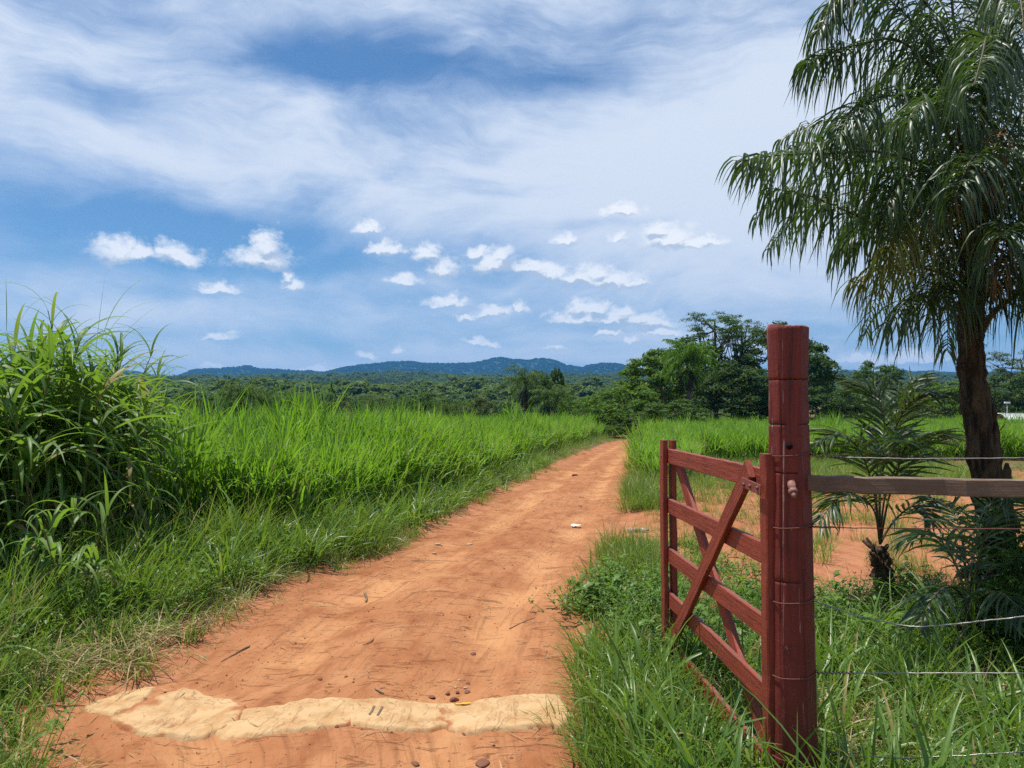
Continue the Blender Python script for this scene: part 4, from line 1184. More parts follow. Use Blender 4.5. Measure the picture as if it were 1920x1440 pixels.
# ---- grit on the road
gk = []
for k in range(5):
    bm_ = MB(); a = RNG.uniform(0, 6.283); ptsv = nrm(RNG.normal(size=(26, 3)))
    th_, ph_ = np.meshgrid(np.linspace(.15, math.pi - .15, 5), np.linspace(0, 6.283, 8, endpoint=False), indexing='ij')
    Vg = np.stack([np.sin(th_) * np.cos(ph_), np.sin(th_) * np.sin(ph_) * .8, np.cos(th_) * .55], -1) * (1 + .18 * RNG.normal(size=th_.shape))[..., None]
    i = np.arange(4)[:, None]; j = np.arange(8)[None]; qf = np.stack([i * 8 + j, i * 8 + (j + 1) % 8, (i + 1) * 8 + (j + 1) % 8, (i + 1) * 8 + j], -1).reshape(-1, 4)
    bm_.add(Vg, [qf, np.arange(8)[None, ::-1], (np.arange(8) + 32)[None]]); gk.append(bm_)
gp = jgrid(2.6, 16, lambda y: .075, lambda y: XL(y), lambda y: XR(y)); gp = gp[RNG.random(len(gp)) < .22 + .5 * noise2(gp[:, 0] * 1.5, gp[:, 1] * 1.5, 99)]
gz_ = np.stack([gp[:, 0], gp[:, 1], road_z(gp[:, 0], gp[:, 1]) + .001], -1)
M['grit'] = plain_mat('road_grit', (.30, .12, .055), .9, .1, 0, 3, .7, (.13, .05, .03))
scatter('road_grit', gz_, rots(len(gp), .5), uni3(RNG.uniform(.0025, .007, len(gp)) * (1 + 1.2 * (RNG.random(len(gp)) < .06))), RNG.integers(0, 5, len(gp)), gk, [M['grit']], 'loose earth crumbs and grit scattered over the dirt road', 'grit')
# ------------------------------------------------------------- elephant grass stand at the left
def elephant_clump(label, X, Y, canes, height, spread, seed, arch=1.0, leafL=.92, leafW=.060, lean=(0, 0), thin=False, dead=.12, green=(.1, .95), stemr=.0095, dd=None):
    p = on_ground(X, Y) if dd is None else at(X, Y, dd)[:2]
    b0 = np.array([p[0], p[1], float(gz(p[0], p[1]))])
    o = empty('elephant_grass', b0, label, 'tall grass', 'elephant grass stand left of the road'); o['kind'] = 'thing'
    ms, ml = MB(), MB()
    for k in range(canes):
        a, q = RNG.uniform(0, 6.283), spread * math.sqrt(RNG.random())
        b = b0 + (q * math.cos(a), q * math.sin(a), 0); b[2] = float(gz(b[0], b[1]))
        h = height * 1.17 * RNG.uniform(.62, 1.0) * (1 - .18 * q / max(spread, .01))
        az_ = a + RNG.normal() * .6
        pth = path_curve(b, az_, 1.5 - .05 * RNG.random(), h * .80, .12 + .22 * RNG.random(), 14)
        pth[:, 0] += lean[0] * (pth[:, 2] - b[2]); pth[:, 1] += lean[1] * (pth[:, 2] - b[2])
        tube(ms, pth, np.linspace(stemr, stemr * .4, 15), 7, cap=False)
        nl = int(h * 6.8)
        t = np.sort(np.concatenate([RNG.uniform(.10, .55, nl // 3), RNG.uniform(.5, 1.0, nl - nl // 3)]))
        P = np.stack([np.interp(t, np.linspace(0, 1, 15), pth[:, j]) for j in range(3)], -1)
        L = leafL * np.interp(t, [0, .3, .75, 1], [.75, 1, 1.0, .62]) * RNG.uniform(.75, 1.2, nl)
        azl = np.arange(nl) * math.pi + RNG.uniform(0, 6.283) + RNG.normal(size=nl) * .6
        th = np.interp(t, [0, .6, .9, 1], [.75, .98, 1.2, 1.42]) + RNG.normal(size=nl) * .10
        dr = np.interp(t, [0, .6, .9, 1], [2.8, 2.6, 2.2, 1.2]) * RNG.uniform(.6, 1.2, nl) * arch
        low = t < .38
        tint = np.where(low & (RNG.random(nl) < .55), .995, np.where(RNG.random(nl) < dead * .3, .99, RNG.uniform(green[0], green[1] - .05, nl)))
        blades(ml, P, azl, th, L, leafW * RNG.uniform(.7, 1.15, nl) * np.where(t > .9, .75, 1), dr, 10, fold=.13, tint=tint, pw=1.2, roll=RNG.normal(size=nl) * .5, wbase=.6, peak=.25)
    ms.build('canes', M['canestem'], o); ml.build('leaves', M['cane'], o)
    return o


EG = elephant_clump
EG('tall elephant grass at the left edge of the photo, arching broad leaves against the sky', -10, 1100, 20, 2.85, .42, 1)
EG('elephant grass with bare tan cane showing at the left edge, tops bent over', 45, 1120, 18, 2.80, .45, 2)
EG('broad leaved elephant grass in the middle of the left stand', 112, 1090, 20, 2.85, .42, 3)
EG('tallest elephant grass of the stand, with a straight spire and leaves arching right', 165, 1060, 16, 3.05, .32, 4, leafL=.95, leafW=.045)
EG('elephant grass with drooping pale leaves at the right of the stand', 170, 1085, 20, 2.3, .36, 5, arch=1.15)
EG('two upright elephant grass shoots standing apart in front of the hills', 285, 1060, 6, 2.35, .16, 6, arch=.55, leafW=.036, green=(.5, .95))
EG('shorter dark elephant grass filling the shade at the back of the stand', 90, 1020, 26, 2.7, .8, 7, arch=1.1)
EG('shorter elephant grass at the back right of the stand beside the field', 160, 1000, 20, 2.3, .42, 8, arch=1.0)
EG('small arching grass plant with pale drooping leaves, in front of the left stand', 135, 1195, 5, 1.35, .12, 9, arch=1.2, leafL=.62, leafW=.036, green=(.5, .95))
EG('low leafy grass plant leaning over the verge at the left edge', 15, 1180, 8, 1.15, .25, 10, arch=1.15, leafL=.55, leafW=.03)
EG('elephant grass out at the far left, leaves reaching into the frame', -112, 1090, 22, 2.9, .5, 11)
# long thin single leaves arching off the tallest plant
o = EG('thin stemmed grass with long whip like leaves arching right against the sky', 212, 1050, 3, 2.5, .06, 12, arch=.5, leafL=.6, leafW=.016)
b0 = np.array(o.location); mb = MB()
for (x0, y0, x1, y1, th, dr) in ((190, 640, 278, 508, 1.30, 1.0), (188, 660, 298, 548, 1.28, 1.5), (190, 690, 300, 592, 1.25, 1.9), (192, 690, 292, 560, 1.1, .6), (195, 720, 310, 612, 1.2, 1.6), (197, 720, 325, 655, 1.2, 1.9), (195, 740, 320, 670, 1.1, 2.1), (176, 700, 187, 508, 1.5, .05), (40, 600, 70, 525, 1.2, 1.4), (12, 620, 11, 518, 1.55, .05)):
    d_ = b0[1] - .05 + RNG.normal() * .15; p0 = at(x0, y0, d_); p1 = at(x1, y1, d_)
    L = np.linalg.norm(p1 - p0) * (1 + .06 * dr)
    blades(mb, p0[None], [.25 + RNG.normal() * .25 if x1 > x0 else 3], [th], [L], [.0135], [dr], 14, tint=[.45 + .2 * RNG.random()], pw=1.5, fold=.2)
mb.build('long_leaves', M['cane'], o)
# ------------------------------------------------------------- trees beyond the fields
def crown(seed, R=(1, 1, 1), ncl=60, per=90, leaf=.05, rc=(.16, .30), hollow=.45, low=-.55, squash=.7, gap=0.0, lean=0.0):
    """unit crown centred on the origin: many leaf faces in uneven clusters"""
    r = np.random.default_rng(seed)
    d = nrm(r.normal(size=(ncl * 4, 3))); d = d[d[:, 2] > low][:ncl]
    lob = 1 + .30 * fbm(d[:, 0] * 1.7 + seed, d[:, 1] * 1.7 + d[:, 2] * 1.3, seed, 2)
    rad = (hollow + (1 - hollow) * r.random(len(d)) ** .45) * lob * .92
    C = d * rad[:, None]
    rcl = r.uniform(*rc, len(d))
    k = r.integers(0, len(d), ncl * per)
    o = nrm(r.normal(size=(len(k), 3))); o[:, 2] = np.where(o[:, 2] < -.3, -o[:, 2] * .6, o[:, 2])
    q = r.random(len(k)) ** .38
    P = C[k] + o * (rcl[k] * q)[:, None] * np.array([1, 1, squash])
    n_ = nrm(o * .75 + np.array([0, 0, .75]) + .75 * r.normal(size=P.shape))
    t = nrm(np.cross(n_, r.normal(size=P.shape))); b = np.cross(n_, t)
    s = leaf * r.uniform(.6, 1.3, len(k))[:, None]
    Rv = np.array(R)
    P = P * Rv
    V = np.stack([P - t * s, P + b * s * .45, P + t * s, P - b * s * .45], 1).reshape(-1, 3)
    F_ = np.arange(len(k) * 4).reshape(-1, 4)
    tint = np.clip(.45 + .22 * r.normal(size=len(d))[k] + .18 * r.normal(size=len(k)), 0, 1)
    uv = np.tile(np.array([[0, .5], [.5, 0], [1, .5], [.5, 1]]), (len(k), 1))
    return V, F_, uv, np.repeat(tint, 4), C * Rv


def trunk_mb(C, base_z, top_z, r0, seed, nb=14):
    """tapered trunk from base to the crown with limbs out to the clusters"""
    r = np.random.default_rng(seed)
    mb = MB()
    z = np.linspace(base_z, top_z, 12)
    p = np.stack([.03 * np.sin(z * 4 + seed), .03 * np.cos(z * 3 + seed), z], -1); p[0, :2] = 0
    tube(mb, p, np.interp(np.linspace(0, 1, 12), [0, .06, 1], [r0 * 1.5, r0, r0 * .3]), 9, jit=.05)
    for c in C[r.permutation(len(C))[:nb]]:
        k = r.integers(4, 11); s = p[k]; m_ = s * .45 + c * .55 + np.array([0, 0, -.06 * abs(c[2] - s[2])])
        tube(mb, spline([s, m_, c], 7), np.linspace(r0 * .38, r0 * .07, 7), 5)
    return mb


CROWNS = {}
def crown_kind(key):
    """(crown mesh, trunk mesh) of unit half-width 1 and half-height 1, made once per kind"""
    if key in CROWNS: return CROWNS[key]
    shape, mat, seed = key
    cfg = {'round': dict(R=(1, 1, 1), ncl=90, per=120, leaf=.042, rc=(.15, .28)),
           'broad': dict(R=(1, 1, 1), ncl=110, per=110, leaf=.040, rc=(.12, .24), hollow=.5, low=-.45),
           'bush': dict(R=(1, 1, 1), ncl=90, per=100, leaf=.048, rc=(.16, .28), low=-.8, hollow=.5),
           'airy': dict(R=(1, 1, 1), ncl=60, per=110, leaf=.030, rc=(.14, .26), hollow=.3, squash=.62, low=-.4),
           'cone': dict(R=(1, 1, 1), ncl=110, per=70, leaf=.060, rc=(.10, .20), hollow=.2, low=-1)}[shape]
    V, F_, uv, tint, C = crown(seed, **cfg)
    if shape == 'cone':
        f = lambda A_: A_ * np.stack([np.clip(.62 - .5 * A_[:, 2], .08, 1.1)] * 2 + [np.ones(len(A_))], -1)
        V, C = f(V), f(C)
    if shape == 'bush' or shape == 'broad':
        V[:, 2] = np.where(V[:, 2] < 0, V[:, 2] * .8, V[:, 2])
    nmz = V[:, 2].max(); V[:, 2] /= nmz; C[:, 2] /= nmz
    wx = np.percentile(np.abs(V[:, 0]), 99.3); V[:, :2] /= wx; C[:, :2] /= wx
    mc = MB().add(V, F_, uv, tint).mesh('crown', [M[mat]])
    CROWNS[key] = (mc, C)
    return CROWNS[key]


def tree(name, label, X, Ytop, wpx, d, key, group=None, cat='tree', skirt=.18, trunkr=None, xoff=0, zfac=None):
    """tree whose top shows at photo row Ytop, crown wpx wide, at depth d; skirt = share of its height below the crown"""
    top = at(X, Ytop, d); gx = float(gz(top[0], d)); Hh = max(top[2] - gx, .8); hw = wpx * 1.12 / 2 / F * d
    o = empty(name, (top[0], d, gx), label, cat, group, rotz=RNG.uniform(0, 6.28))
    mc, C = crown_kind(key)
    ch = Hh * (1 - skirt) / (1.0 + .8); cz = Hh - ch
    c = bpy.data.objects.new('crown', mc); COL.objects.link(c); c.parent = o
    c.location = (0, 0, cz); c.scale = (hw, hw * RNG.uniform(.85, 1.1), ch)
    Cw = C * np.array([hw, hw, ch]) + np.array([0, 0, cz])
    r0 = trunkr or max(.05, Hh * .022)
    tb = trunk_mb(Cw, -.3, cz + ch * .55, r0, key[2] + 500 + int(X)).mesh('trunk', [M['bark']])
    t = bpy.data.objects.new('trunk', tb); COL.objects.link(t); t.parent = o
    return o


T = tree
T('broadleaf_tree', 'light green broadleaf tree left of the bright palm, before the tall airy tree', 1238, 655, 150, 57, ('broad', 'tree_light', 21))
T('broadleaf_tree', 'mid green tree directly behind the bright palm', 1300, 628, 165, 63, ('round', 'tree_mid', 22))
T('airy_tree', 'tall airy tree with thin feathery crown, highest of the group left of the post', 1340, 582, 104, 62, ('airy', 'tree_mid', 23), skirt=.70)
T('airy_tree', 'second airy feathery tree, a little right of the tallest and beside the red post', 1390, 588, 84, 64, ('airy', 'tree_mid', 24), skirt=.66)
T('broadleaf_tree', 'big dark rounded tree standing right behind the red post', 1470, 603, 182, 60, ('round', 'tree_dark', 25))
T('broadleaf_tree', 'dark dense lower tree between the bright palm and the red post', 1372, 672, 165, 54, ('broad', 'tree_dark', 26), skirt=.02)
T('broadleaf_tree', 'dark tree filling the gap low behind the gate', 1450, 700, 130, 56, ('bush', 'tree_dark', 27), skirt=.02)
T('bush', 'light green bush where the road disappears', 1172, 722, 128, 50, ('bush', 'tree_light', 28), cat='bush', skirt=.02)
T('bush', 'rounded green bush below the bright palm', 1265, 746, 125, 46, ('bush', 'tree_mid', 29), cat='bush', skirt=.02)
T('bush', 'small dark bush right at the far end of the road', 1178, 782, 70, 47.5, ('bush', 'tree_mid', 30), cat='bush', skirt=.02)
T('bush', 'pale bush at the end of the left field next to the road', 1150, 800, 40, 46.5, ('bush', 'tree_light', 28), cat='bush', skirt=.02)
T('broadleaf_tree', 'dark tree just right of the red post', 1528, 722, 92, 55, ('bush', 'tree_dark', 31), skirt=.02)
T('broadleaf_tree', 'low green tree between the red post and the lone round tree', 1580, 728, 80, 62, ('bush', 'tree_mid', 32), skirt=.02)
T('lone_tree', 'lone round topped tree standing clear against the distant hill, right of the post', 1643, 672, 80, 70, ('broad', 'tree_mid', 33), skirt=.42)
T('spreading_tree', 'wide low spreading tree far behind, left of the palm trunk', 1738, 706, 180, 95, ('broad', 'tree_light', 34), skirt=.05)
T('bush', 'light green bush beside the palm trunk', 1768, 724, 100, 62, ('bush', 'tree_light', 35), cat='bush', skirt=.02)
T('bush', 'olive green bush below the spreading tree', 1705, 742, 100, 60, ('bush', 'tree_olive', 36), cat='bush', skirt=.02)
T('bush', 'dark green bush under the lone round tree', 1620, 748, 90, 61, ('bush', 'tree_dark', 31), cat='bush', skirt=.02)
T('broadleaf_tree', 'dark tree behind the hut at the right edge', 1895, 690, 130, 80, ('round', 'tree_dark', 37), skirt=.02)
T('broadleaf_tree', 'dark olive tree against the right side of the palm trunk', 1858, 712, 80, 84, ('bush', 'tree_olive', 38), skirt=.02)
T('airy_tree', 'thin feathery tree at the right edge above the hut', 1915, 655, 110, 86, ('airy', 'tree_olive', 23), skirt=.6)
T('broadleaf_tree', 'dark tree out beyond the right edge', 1990, 690, 140, 78, ('round', 'tree_dark', 25), skirt=.05)
T('eucalyptus', 'taller of two slim conical trees right of the middle palms', 1045, 683, 66, 74, ('cone', 'tree_mid', 39), skirt=.12)
T('eucalyptus', 'shorter slim conical tree close behind the middle palms', 1021, 697, 52, 75, ('cone', 'tree_mid', 39), skirt=.12)
T('bush', 'light green bush right of the middle palms', 1092, 740, 90, 66, ('bush', 'tree_light', 28), cat='bush', skirt=.02)
T('bush', 'mid green bush behind the light one, left of the road end', 1125, 748, 70, 60, ('bush', 'tree_mid', 29), cat='bush', skirt=.02)
T('slim_tree', 'slim upright tree sticking up from the wood, left of centre', 622, 713, 36, 112, ('cone', 'tree_mid', 40), skirt=.1)
T('broadleaf_tree', 'large mid green tree at the field edge, middle of the wood', 790, 733, 92, 80, ('round', 'tree_mid', 22), skirt=.04)
T('broadleaf_tree', 'bright green tree beside the large one at the field edge', 762, 737, 60, 86, ('round', 'tree_light', 41), skirt=.04)
T('bush', 'pale yellow green shrub standing up out of the left field', 752, 762, 46, 44, ('bush', 'tree_light', 42), cat='bush', skirt=.1)
T('bush', 'grey green low bush at the far field edge', 856, 760, 56, 72, ('bush', 'tree_olive', 36), cat='bush', skirt=.02)
T('broadleaf_tree', 'brownish olive tree left of the middle palms', 900, 744, 62, 78, ('round', 'tree_olive', 43), skirt=.04)
FILL = [(285, 733, 60, 88), (318, 738, 56, 74), (352, 734, 66, 80), (395, 740, 60, 76), (420, 736, 50, 90), (505, 738, 62, 74), (585, 735, 60, 84), (560, 742, 48, 72), (640, 742, 60, 82), (678, 748, 56, 78), (715, 752, 52, 84),
        (735, 745, 50, 98), (830, 745, 60, 88), (870, 750, 54, 80), (895, 745, 50, 94), (940, 758, 40, 82), (250, 735, 60, 84), (215, 740, 60, 80), (150, 738, 70, 84), (60, 738, 70, 84), (-40, 738, 70, 84)]
ks = [('round', 'tree_mid', 22), ('bush', 'tree_mid', 31), ('round', 'tree_light', 25), ('bush', 'tree_dark', 29), ('round', 'tree_olive', 43), ('bush', 'tree_light', 28)]
for i, (X, Y, w_, d_) in enumerate(FILL):
    T('broadleaf_tree', 'rounded broadleaf tree in the row along the far edge of the left field', X, Y, w_ * 1.15, d_, ks[(i * 5) % 6], 'trees along the far field edge', skirt=.03)


# ---- palms in the middle distance
def mid_palm(label, X, Ytop, wpx, d, mat='palm_far', skirt=True, seed=1, group=None, nf=24, trunk=.15):
    top = at(X, Ytop, d); g = float(gz(top[0], d)); hw = wpx / 2 / F * d; Ht = top[2] - g
    o = empty('field_palm', (top[0], d, g), label, 'palm tree', group)
    hz_ = Ht - hw * .75; p0 = np.array([top[0], d, g])
    mb = MB(); pth = spline([p0 + (0, 0, -.2), p0 + (.05, 0, hz_ * .5), p0 + (0, 0, hz_)], 20); tube(mb, pth, np.linspace(trunk * 1.2, trunk * .85, 20) * (1 + .06 * RNG.normal(size=20)), 9)
    mb.build('trunk', M['bark'], o)
    mb = MB()
    for k in range(nf):
        th = np.interp(k / nf, [0, .3, .7, 1], [1.45, 1.0, .45, -.35]) + RNG.normal() * .12
        rib = path_curve(pth[-1], k * 2.39996 + RNG.normal() * .2, th, hw * RNG.uniform(1.15, 1.5), RNG.uniform(1.3, 1.9), 12)
        leaflets(mb, rib, 20, hw * .40, hw * .036, start=.15, grav=1.9, seg=3, plume=.35, flat=True)
        tube(mb, rib, np.linspace(hw * .016, hw * .005, 13), 4, cap=False)
    mb.build('crown', M[mat], o)
    if skirt:
        mb = MB()
        for k in range(12):
            rib = path_curve(pth[-2] - (0, 0, .1 * hw), k * 2.39996, RNG.uniform(-1.15, -.5), hw * RNG.uniform(.7, 1.15), RNG.uniform(.5, 1.1), 10)
            leaflets(mb, rib, 18, hw * .30, hw * .030, start=.1, grav=2.2, seg=3, plume=.3, flat=True)
        mb.build('dead_leaf_skirt', M['palm_dead'], o)


mid_palm('bright green feathery palm in front of the big trees, left of the red post', 1290, 641, 98, 50, 'palm_bright', True, 1, nf=40, trunk=.16)
mid_palm('taller of the two middle palms, with bare trunk, beside the slim conical trees', 985, 688, 84, 56, 'palm_far', True, 2)
mid_palm('shorter bushier of the two middle palms, right of the taller one', 1034, 722, 76, 54, 'palm_far', True, 3)
mid_palm('dark shaggy palm above the left field, left of the smaller palms', 452, 714, 84, 47, 'palm_far', True, 4, trunk=.18)
mid_palm('small palm right beside the dark shaggy one above the left field', 497, 733, 70, 49, 'palm_far', True, 5)
mid_palm('half hidden low palm above the left field, third from the left', 552, 736, 66, 52, 'palm_far', True, 6)
mid_palm('low palm crown among the trees left of centre', 700, 742, 60, 70, 'palm_far', False, 7)
mid_palm('low palm showing grey green among the trees in the centre', 838, 752, 50, 66, 'palm_far', False, 8)

# ---- far wood, one mass of crowns
fk = []
for k in range(5):
    V, F_, uv, tint, C = crown(100 + k, ncl=26, per=16, leaf=.22, rc=(.25, .42), hollow=.55, low=-.2)
    V[:, 2] = V[:, 2] * .8; fk.append(MB().add(V, F_, uv, tint))
for k in range(2):
    V, F_, uv, tint, C = crown(110 + k, ncl=26, per=12, leaf=.24, rc=(.2, .3), hollow=.3, low=-1)
    V = V * np.stack([np.clip(.5 - .4 * V[:, 2], .05, .9)] * 2 + [1.5 * np.ones(len(V))], -1); V[:, 2] += .5; fk.append(MB().add(V, F_, uv, tint))
w1 = jgrid(96, 1500, lambda y: 5.2 + (y - 96) * .0062, lambda y: -.86 * y - 20, lambda y: .86 * y + 20)
clear = (np.abs(w1[:, 0] / w1[:, 1] - .455) < .10) & (w1[:, 1] < 420) & (noise2(w1[:, 0] / 40, w1[:, 1] / 40, 55) > -.15)
w1 = w1[~clear]
plant = (w1[:, 1] > 330) & (w1[:, 1] < 900) & (noise2(w1[:, 0] / 160 + 3, w1[:, 1] / 260, 57) > .02)
big_ = RNG.uniform(.55, 1.0, len(w1)) * np.where(RNG.random(len(w1)) < .12, 1.6, 1.15) * np.interp(w1[:, 1], [96, 300, 1500], [3.0, 3.9, 5.2])
kid = np.where(plant, RNG.integers(5, 7, len(w1)), RNG.integers(0, 5, len(w1)))
hgt = np.where(plant, big_ * .62, big_ * 1.0)
Pz = put(w1); Pz[:, 2] += hgt * .72
scatter('far_wood', Pz, rots(len(w1), .05), np.stack([big_, big_, hgt], -1), kid, fk, [M['far']], 'dense far off woodland covering the rising ground to the hills', 'woodland')
# trees clothing the hill faces
sel = RNG.integers(0, HILLPTS.shape[0] - 1, 34000), RNG.integers(0, HILLPTS.shape[1] - 1, 34000)
hp = HILLPTS[sel] + (HILLPTS[sel[0] + 1, sel[1] + 1] - HILLPTS[sel]) * RNG.random((34000, 1))
okh = (HILLT[sel] < 1.03) & (HILLT[sel] > .12); hp = hp[okh]; bs = RNG.uniform(5.5, 9.5, len(hp)); hp[:, 2] += bs * .2
scatter('hill_forest', hp, rots(len(hp), .05), np.stack([bs, bs, bs * .8], -1), RNG.integers(0, 5, len(hp)), fk, [M['hillfar']], 'forest clothing the blue green hills on the horizon', 'forest')

T('vine_bush', 'dark tangled vine bush smothering the foot of the big palm trunk', 1888, 965, 150, 5.45, ('bush', 'tree_dark', 47), cat='bush', skirt=.0, trunkr=.02)
T('vine_bush', 'low dark leafy shrub at the right edge below the plank', 1925, 1075, 150, 4.9, ('bush', 'tree_mid', 48), cat='bush', skirt=.0, trunkr=.02)
# ------------------------------------------------------------- half buried sacks across the road
def sack_mat():
    m, nt, out = newmat('woven_sack'); n = N(nt)
    co = n('ShaderNodeTexCoord').outputs['Object']
    a, _ = n.noise(co, 7, 5, .65, .5); b, _ = n.noise(n.scale(co, (60, 60, 60)), 1, 3); st, _ = n.noise(n.scale(co, (30, 5, 5)), 1, 5, .6)
    wv = n('ShaderNodeTexWave'); nt.links.new(co, wv.inputs[0]); wv.inputs['Scale'].default_value = 60; wv.inputs['Distortion'].default_value = 1
    col = n.mix(n.ramp(a, .35, .7), (.52, .345, .175), (.41, .235, .10))
    col = n.mix(n.ramp(st, .56, .75, 0, .7), col, (.30, .115, .045))
    t = n('ShaderNodeAttribute', attribute_name='tint').outputs['Fac']
    col = n.mix(n.ramp(n.math('ADD', t, n.math('MULTIPLY', n.math('SUBTRACT', a, .5), 1.1)), .45, .75), col, (.33, .125, .05))
    cn, _ = n.noise(n.scale(co, (6, 3.5, 4)), 1, 3, .55, .8); ck = n.ramp(n.math('ABSOLUTE', n.math('SUBTRACT', cn, .5)), .016, .004)
    col = n.mix(n.math('MULTIPLY', ck, .4), col, (.20, .10, .05))
    b = n.math('SUBTRACT', b, n.math('MULTIPLY', ck, 1.5))
    p = n.pbsdf(col, .8, .25, n.bump(n.math('ADD', b, n.math('MULTIPLY', wv.outputs[1], .3)), .35, .006)); nt.links.new(p.outputs[0], out.inputs[0])
    return m


M['sack'] = sack_mat()


def sack(label, outline, height, seed, wr=.012):
    """flattened woven bag lying in the road; outline in photo pixels, its edges sunk in the soil"""
    P = np.array([on_ground(*p) for p in outline]); c = P.mean(0)
    lo, hi = P.min(0) - .06, P.max(0) + .06
    gx, gy = np.arange(lo[0], hi[0], .009), np.arange(lo[1], hi[1], .009)
    XX, YY = np.meshgrid(gx, gy)
    ins = np.zeros(XX.shape, bool); dist = np.full(XX.shape, 9.0)
    for k in range(len(P)):
        p, q_ = P[k], P[(k + 1) % len(P)]
        e = q_ - p; t = np.clip(((XX - p[0]) * e[0] + (YY - p[1]) * e[1]) / e.dot(e), 0, 1)
        dist = np.minimum(dist, np.hypot(XX - p[0] - t * e[0], YY - p[1] - t * e[1]))
        cr = ((p[1] > YY) != (q_[1] > YY)) & (XX < (q_[0] - p[0]) * (YY - p[1]) / (q_[1] - p[1] + 1e-12) + p[0]); ins ^= cr
    sd = .024 + np.where(ins, dist, -dist) + .030 * fbm(XX * 9, YY * 12, seed, 4)
    body = sstep(0, .028, sd)
    mud = .024 * fbm(XX * 5, YY * 7, seed + 8, 4)                    # soil lying over it
    wrk = .010 * np.abs(noise2(XX * 7 + YY * 16, YY * 5, seed + 2)) + .006 * np.abs(noise2(XX * 30 - YY * 12, YY * 26, seed + 4))
    Z = road_z(XX, YY) - .012 + body * (height * .5 + .010 + wrk * wr / .012) - np.maximum(mud - .004, 0) * 1.5
    tint = np.clip(.22 + .38 * sstep(.06, .0, sd) + .55 * fbm(XX * 4, YY * 6, seed + 3, 3) + 14 * np.maximum(mud, 0), 0, 1)
    ny_, nx_ = XX.shape; b_ = np.arange(ny_ - 1)[:, None] * nx_ + np.arange(nx_ - 1)[None]
    ok = (sd > -.02); okq = ok[:-1, :-1] & ok[1:, :-1] & ok[:-1, 1:] & ok[1:, 1:]
    q = np.stack([b_, b_ + 1, b_ + nx_ + 1, b_ + nx_], -1)[okq]
    mb = MB(); mb.add(np.stack([XX, YY, Z], -1), q, None, tint)
    o = mb.build('buried_sack', M['sack'], origin=(c[0], c[1], float(road_z(c[0], c[1]))))
    tag(o, label, 'sack', 'pale sacks half buried across the road')
    def top(x, y): 
        return float(road_z(x, y)) + height * .55
    return o, top


sack('smallest pale half buried sack at the left end of the row, nearest the grass', [(145, 1318), (185, 1288), (245, 1278), (285, 1296), (262, 1330), (215, 1346), (170, 1340)], .03, 3)
sack('largest pale sack of the row, smooth and flat, second from the left', [(205, 1352), (280, 1320), (345, 1298), (410, 1306), (462, 1330), (448, 1360), (385, 1376), (290, 1380), (230, 1372)], .045, 7)
sack('narrow pale sack in the middle of the row, partly under red mud', [(395, 1366), (440, 1342), (520, 1332), (600, 1326), (665, 1324), (680, 1348), (650, 1372), (560, 1381), (470, 1385), (415, 1383)], .032, 13, .018)
s3, top3 = sack('pale sack printed with two dark stripes, third from the left', [(640, 1330), (700, 1322), (780, 1319), (850, 1317), (858, 1345), (810, 1366), (740, 1374), (660, 1368)], .038, 21)
sack('pale sack at the right end of the row, against the roadside grass', [(822, 1324), (900, 1317), (980, 1312), (1050, 1312), (1075, 1338), (1050, 1366), (960, 1370), (880, 1375), (835, 1358)], .042, 29, .016)
mb = MB()
for x0 in (697, 712):
    a_, b_ = on_ground(x0 + 5, 1337), on_ground(x0 - 4, 1354)
    pts = [a_ + (b_ - a_) * t for t in np.linspace(0, 1, 5)]
    dg = bpy.context.evaluated_depsgraph_get()
    P3 = []
    from mathutils.bvhtree import BVHTree
    if x0 == 697: bv = BVHTree.FromPolygons([tuple(s3.location + v.co) for v in s3.data.vertices], [tuple(p.vertices) for p in s3.data.polygons])
    for p in pts:
        for sgn in (-1, 1):
            xx, yy = p[0] + sgn * .006, p[1]
            h = bv.ray_cast(Vector((xx, yy, 1)), Vector((0, 0, -1)))
            P3.append((xx, yy, (h[0].z if h[0] else top3(xx, yy)) + .003))
    k = len(pts); mb.add(P3, np.array([(2 * i, 2 * i + 1, 2 * i + 3, 2 * i + 2) for i in range(k - 1)]))
mb.build('printed_stripe', plain_mat('sack_print', (.12, .09, .06), .8, .2, 0, 30, .5, (.35, .24, .12)), s3)

# ------------------------------------------------------------- stones on the road
def stone(label, X, Y, wpx, seed, flat=.5, mat='stone', name='stone', cat='stone', asp=.75, group='stones lying on the road'):
    p = on_ground(X, Y); d = p[1]; r = wpx / 2 / F * d
    rg = np.random.default_rng(seed)
    th, ph = np.meshgrid(np.linspace(.02, math.pi - .02, 13), np.linspace(0, 2 * math.pi, 20, endpoint=False), indexing='ij')
    D = np.stack([np.sin(th) * np.cos(ph), np.sin(th) * np.sin(ph), np.cos(th)], -1)
    R_ = np.ones(th.shape)
    for k in range(9):                             # broken flat faces
        nn = nrm(rg.normal(size=3)); R_ = np.minimum(R_, rg.uniform(.62, .95) / np.maximum((D * nn).sum(-1), .05))
    V = D * R_[..., None] * np.array([1, asp, flat]) * r
    i = np.arange(12)[:, None]; j = np.arange(20)[None]
    q = np.stack([i * 20 + j, i * 20 + (j + 1) % 20, (i + 1) * 20 + (j + 1) % 20, (i + 1) * 20 + j], -1).reshape(-1, 4)
    mb = MB(); c = np.array([p[0], p[1], float(road_z(p[0], p[1])) + r * flat * .35]); mb.add(V + c, [q, np.arange(20)[None, ::-1], (np.arange(20) + 240)[None]])
    a = rg.uniform(0, 6.28)
    o = mb.build(name, M[mat], origin=c); o.rotation_euler = (0, 0, a)
    return tag(o, label, cat, group)


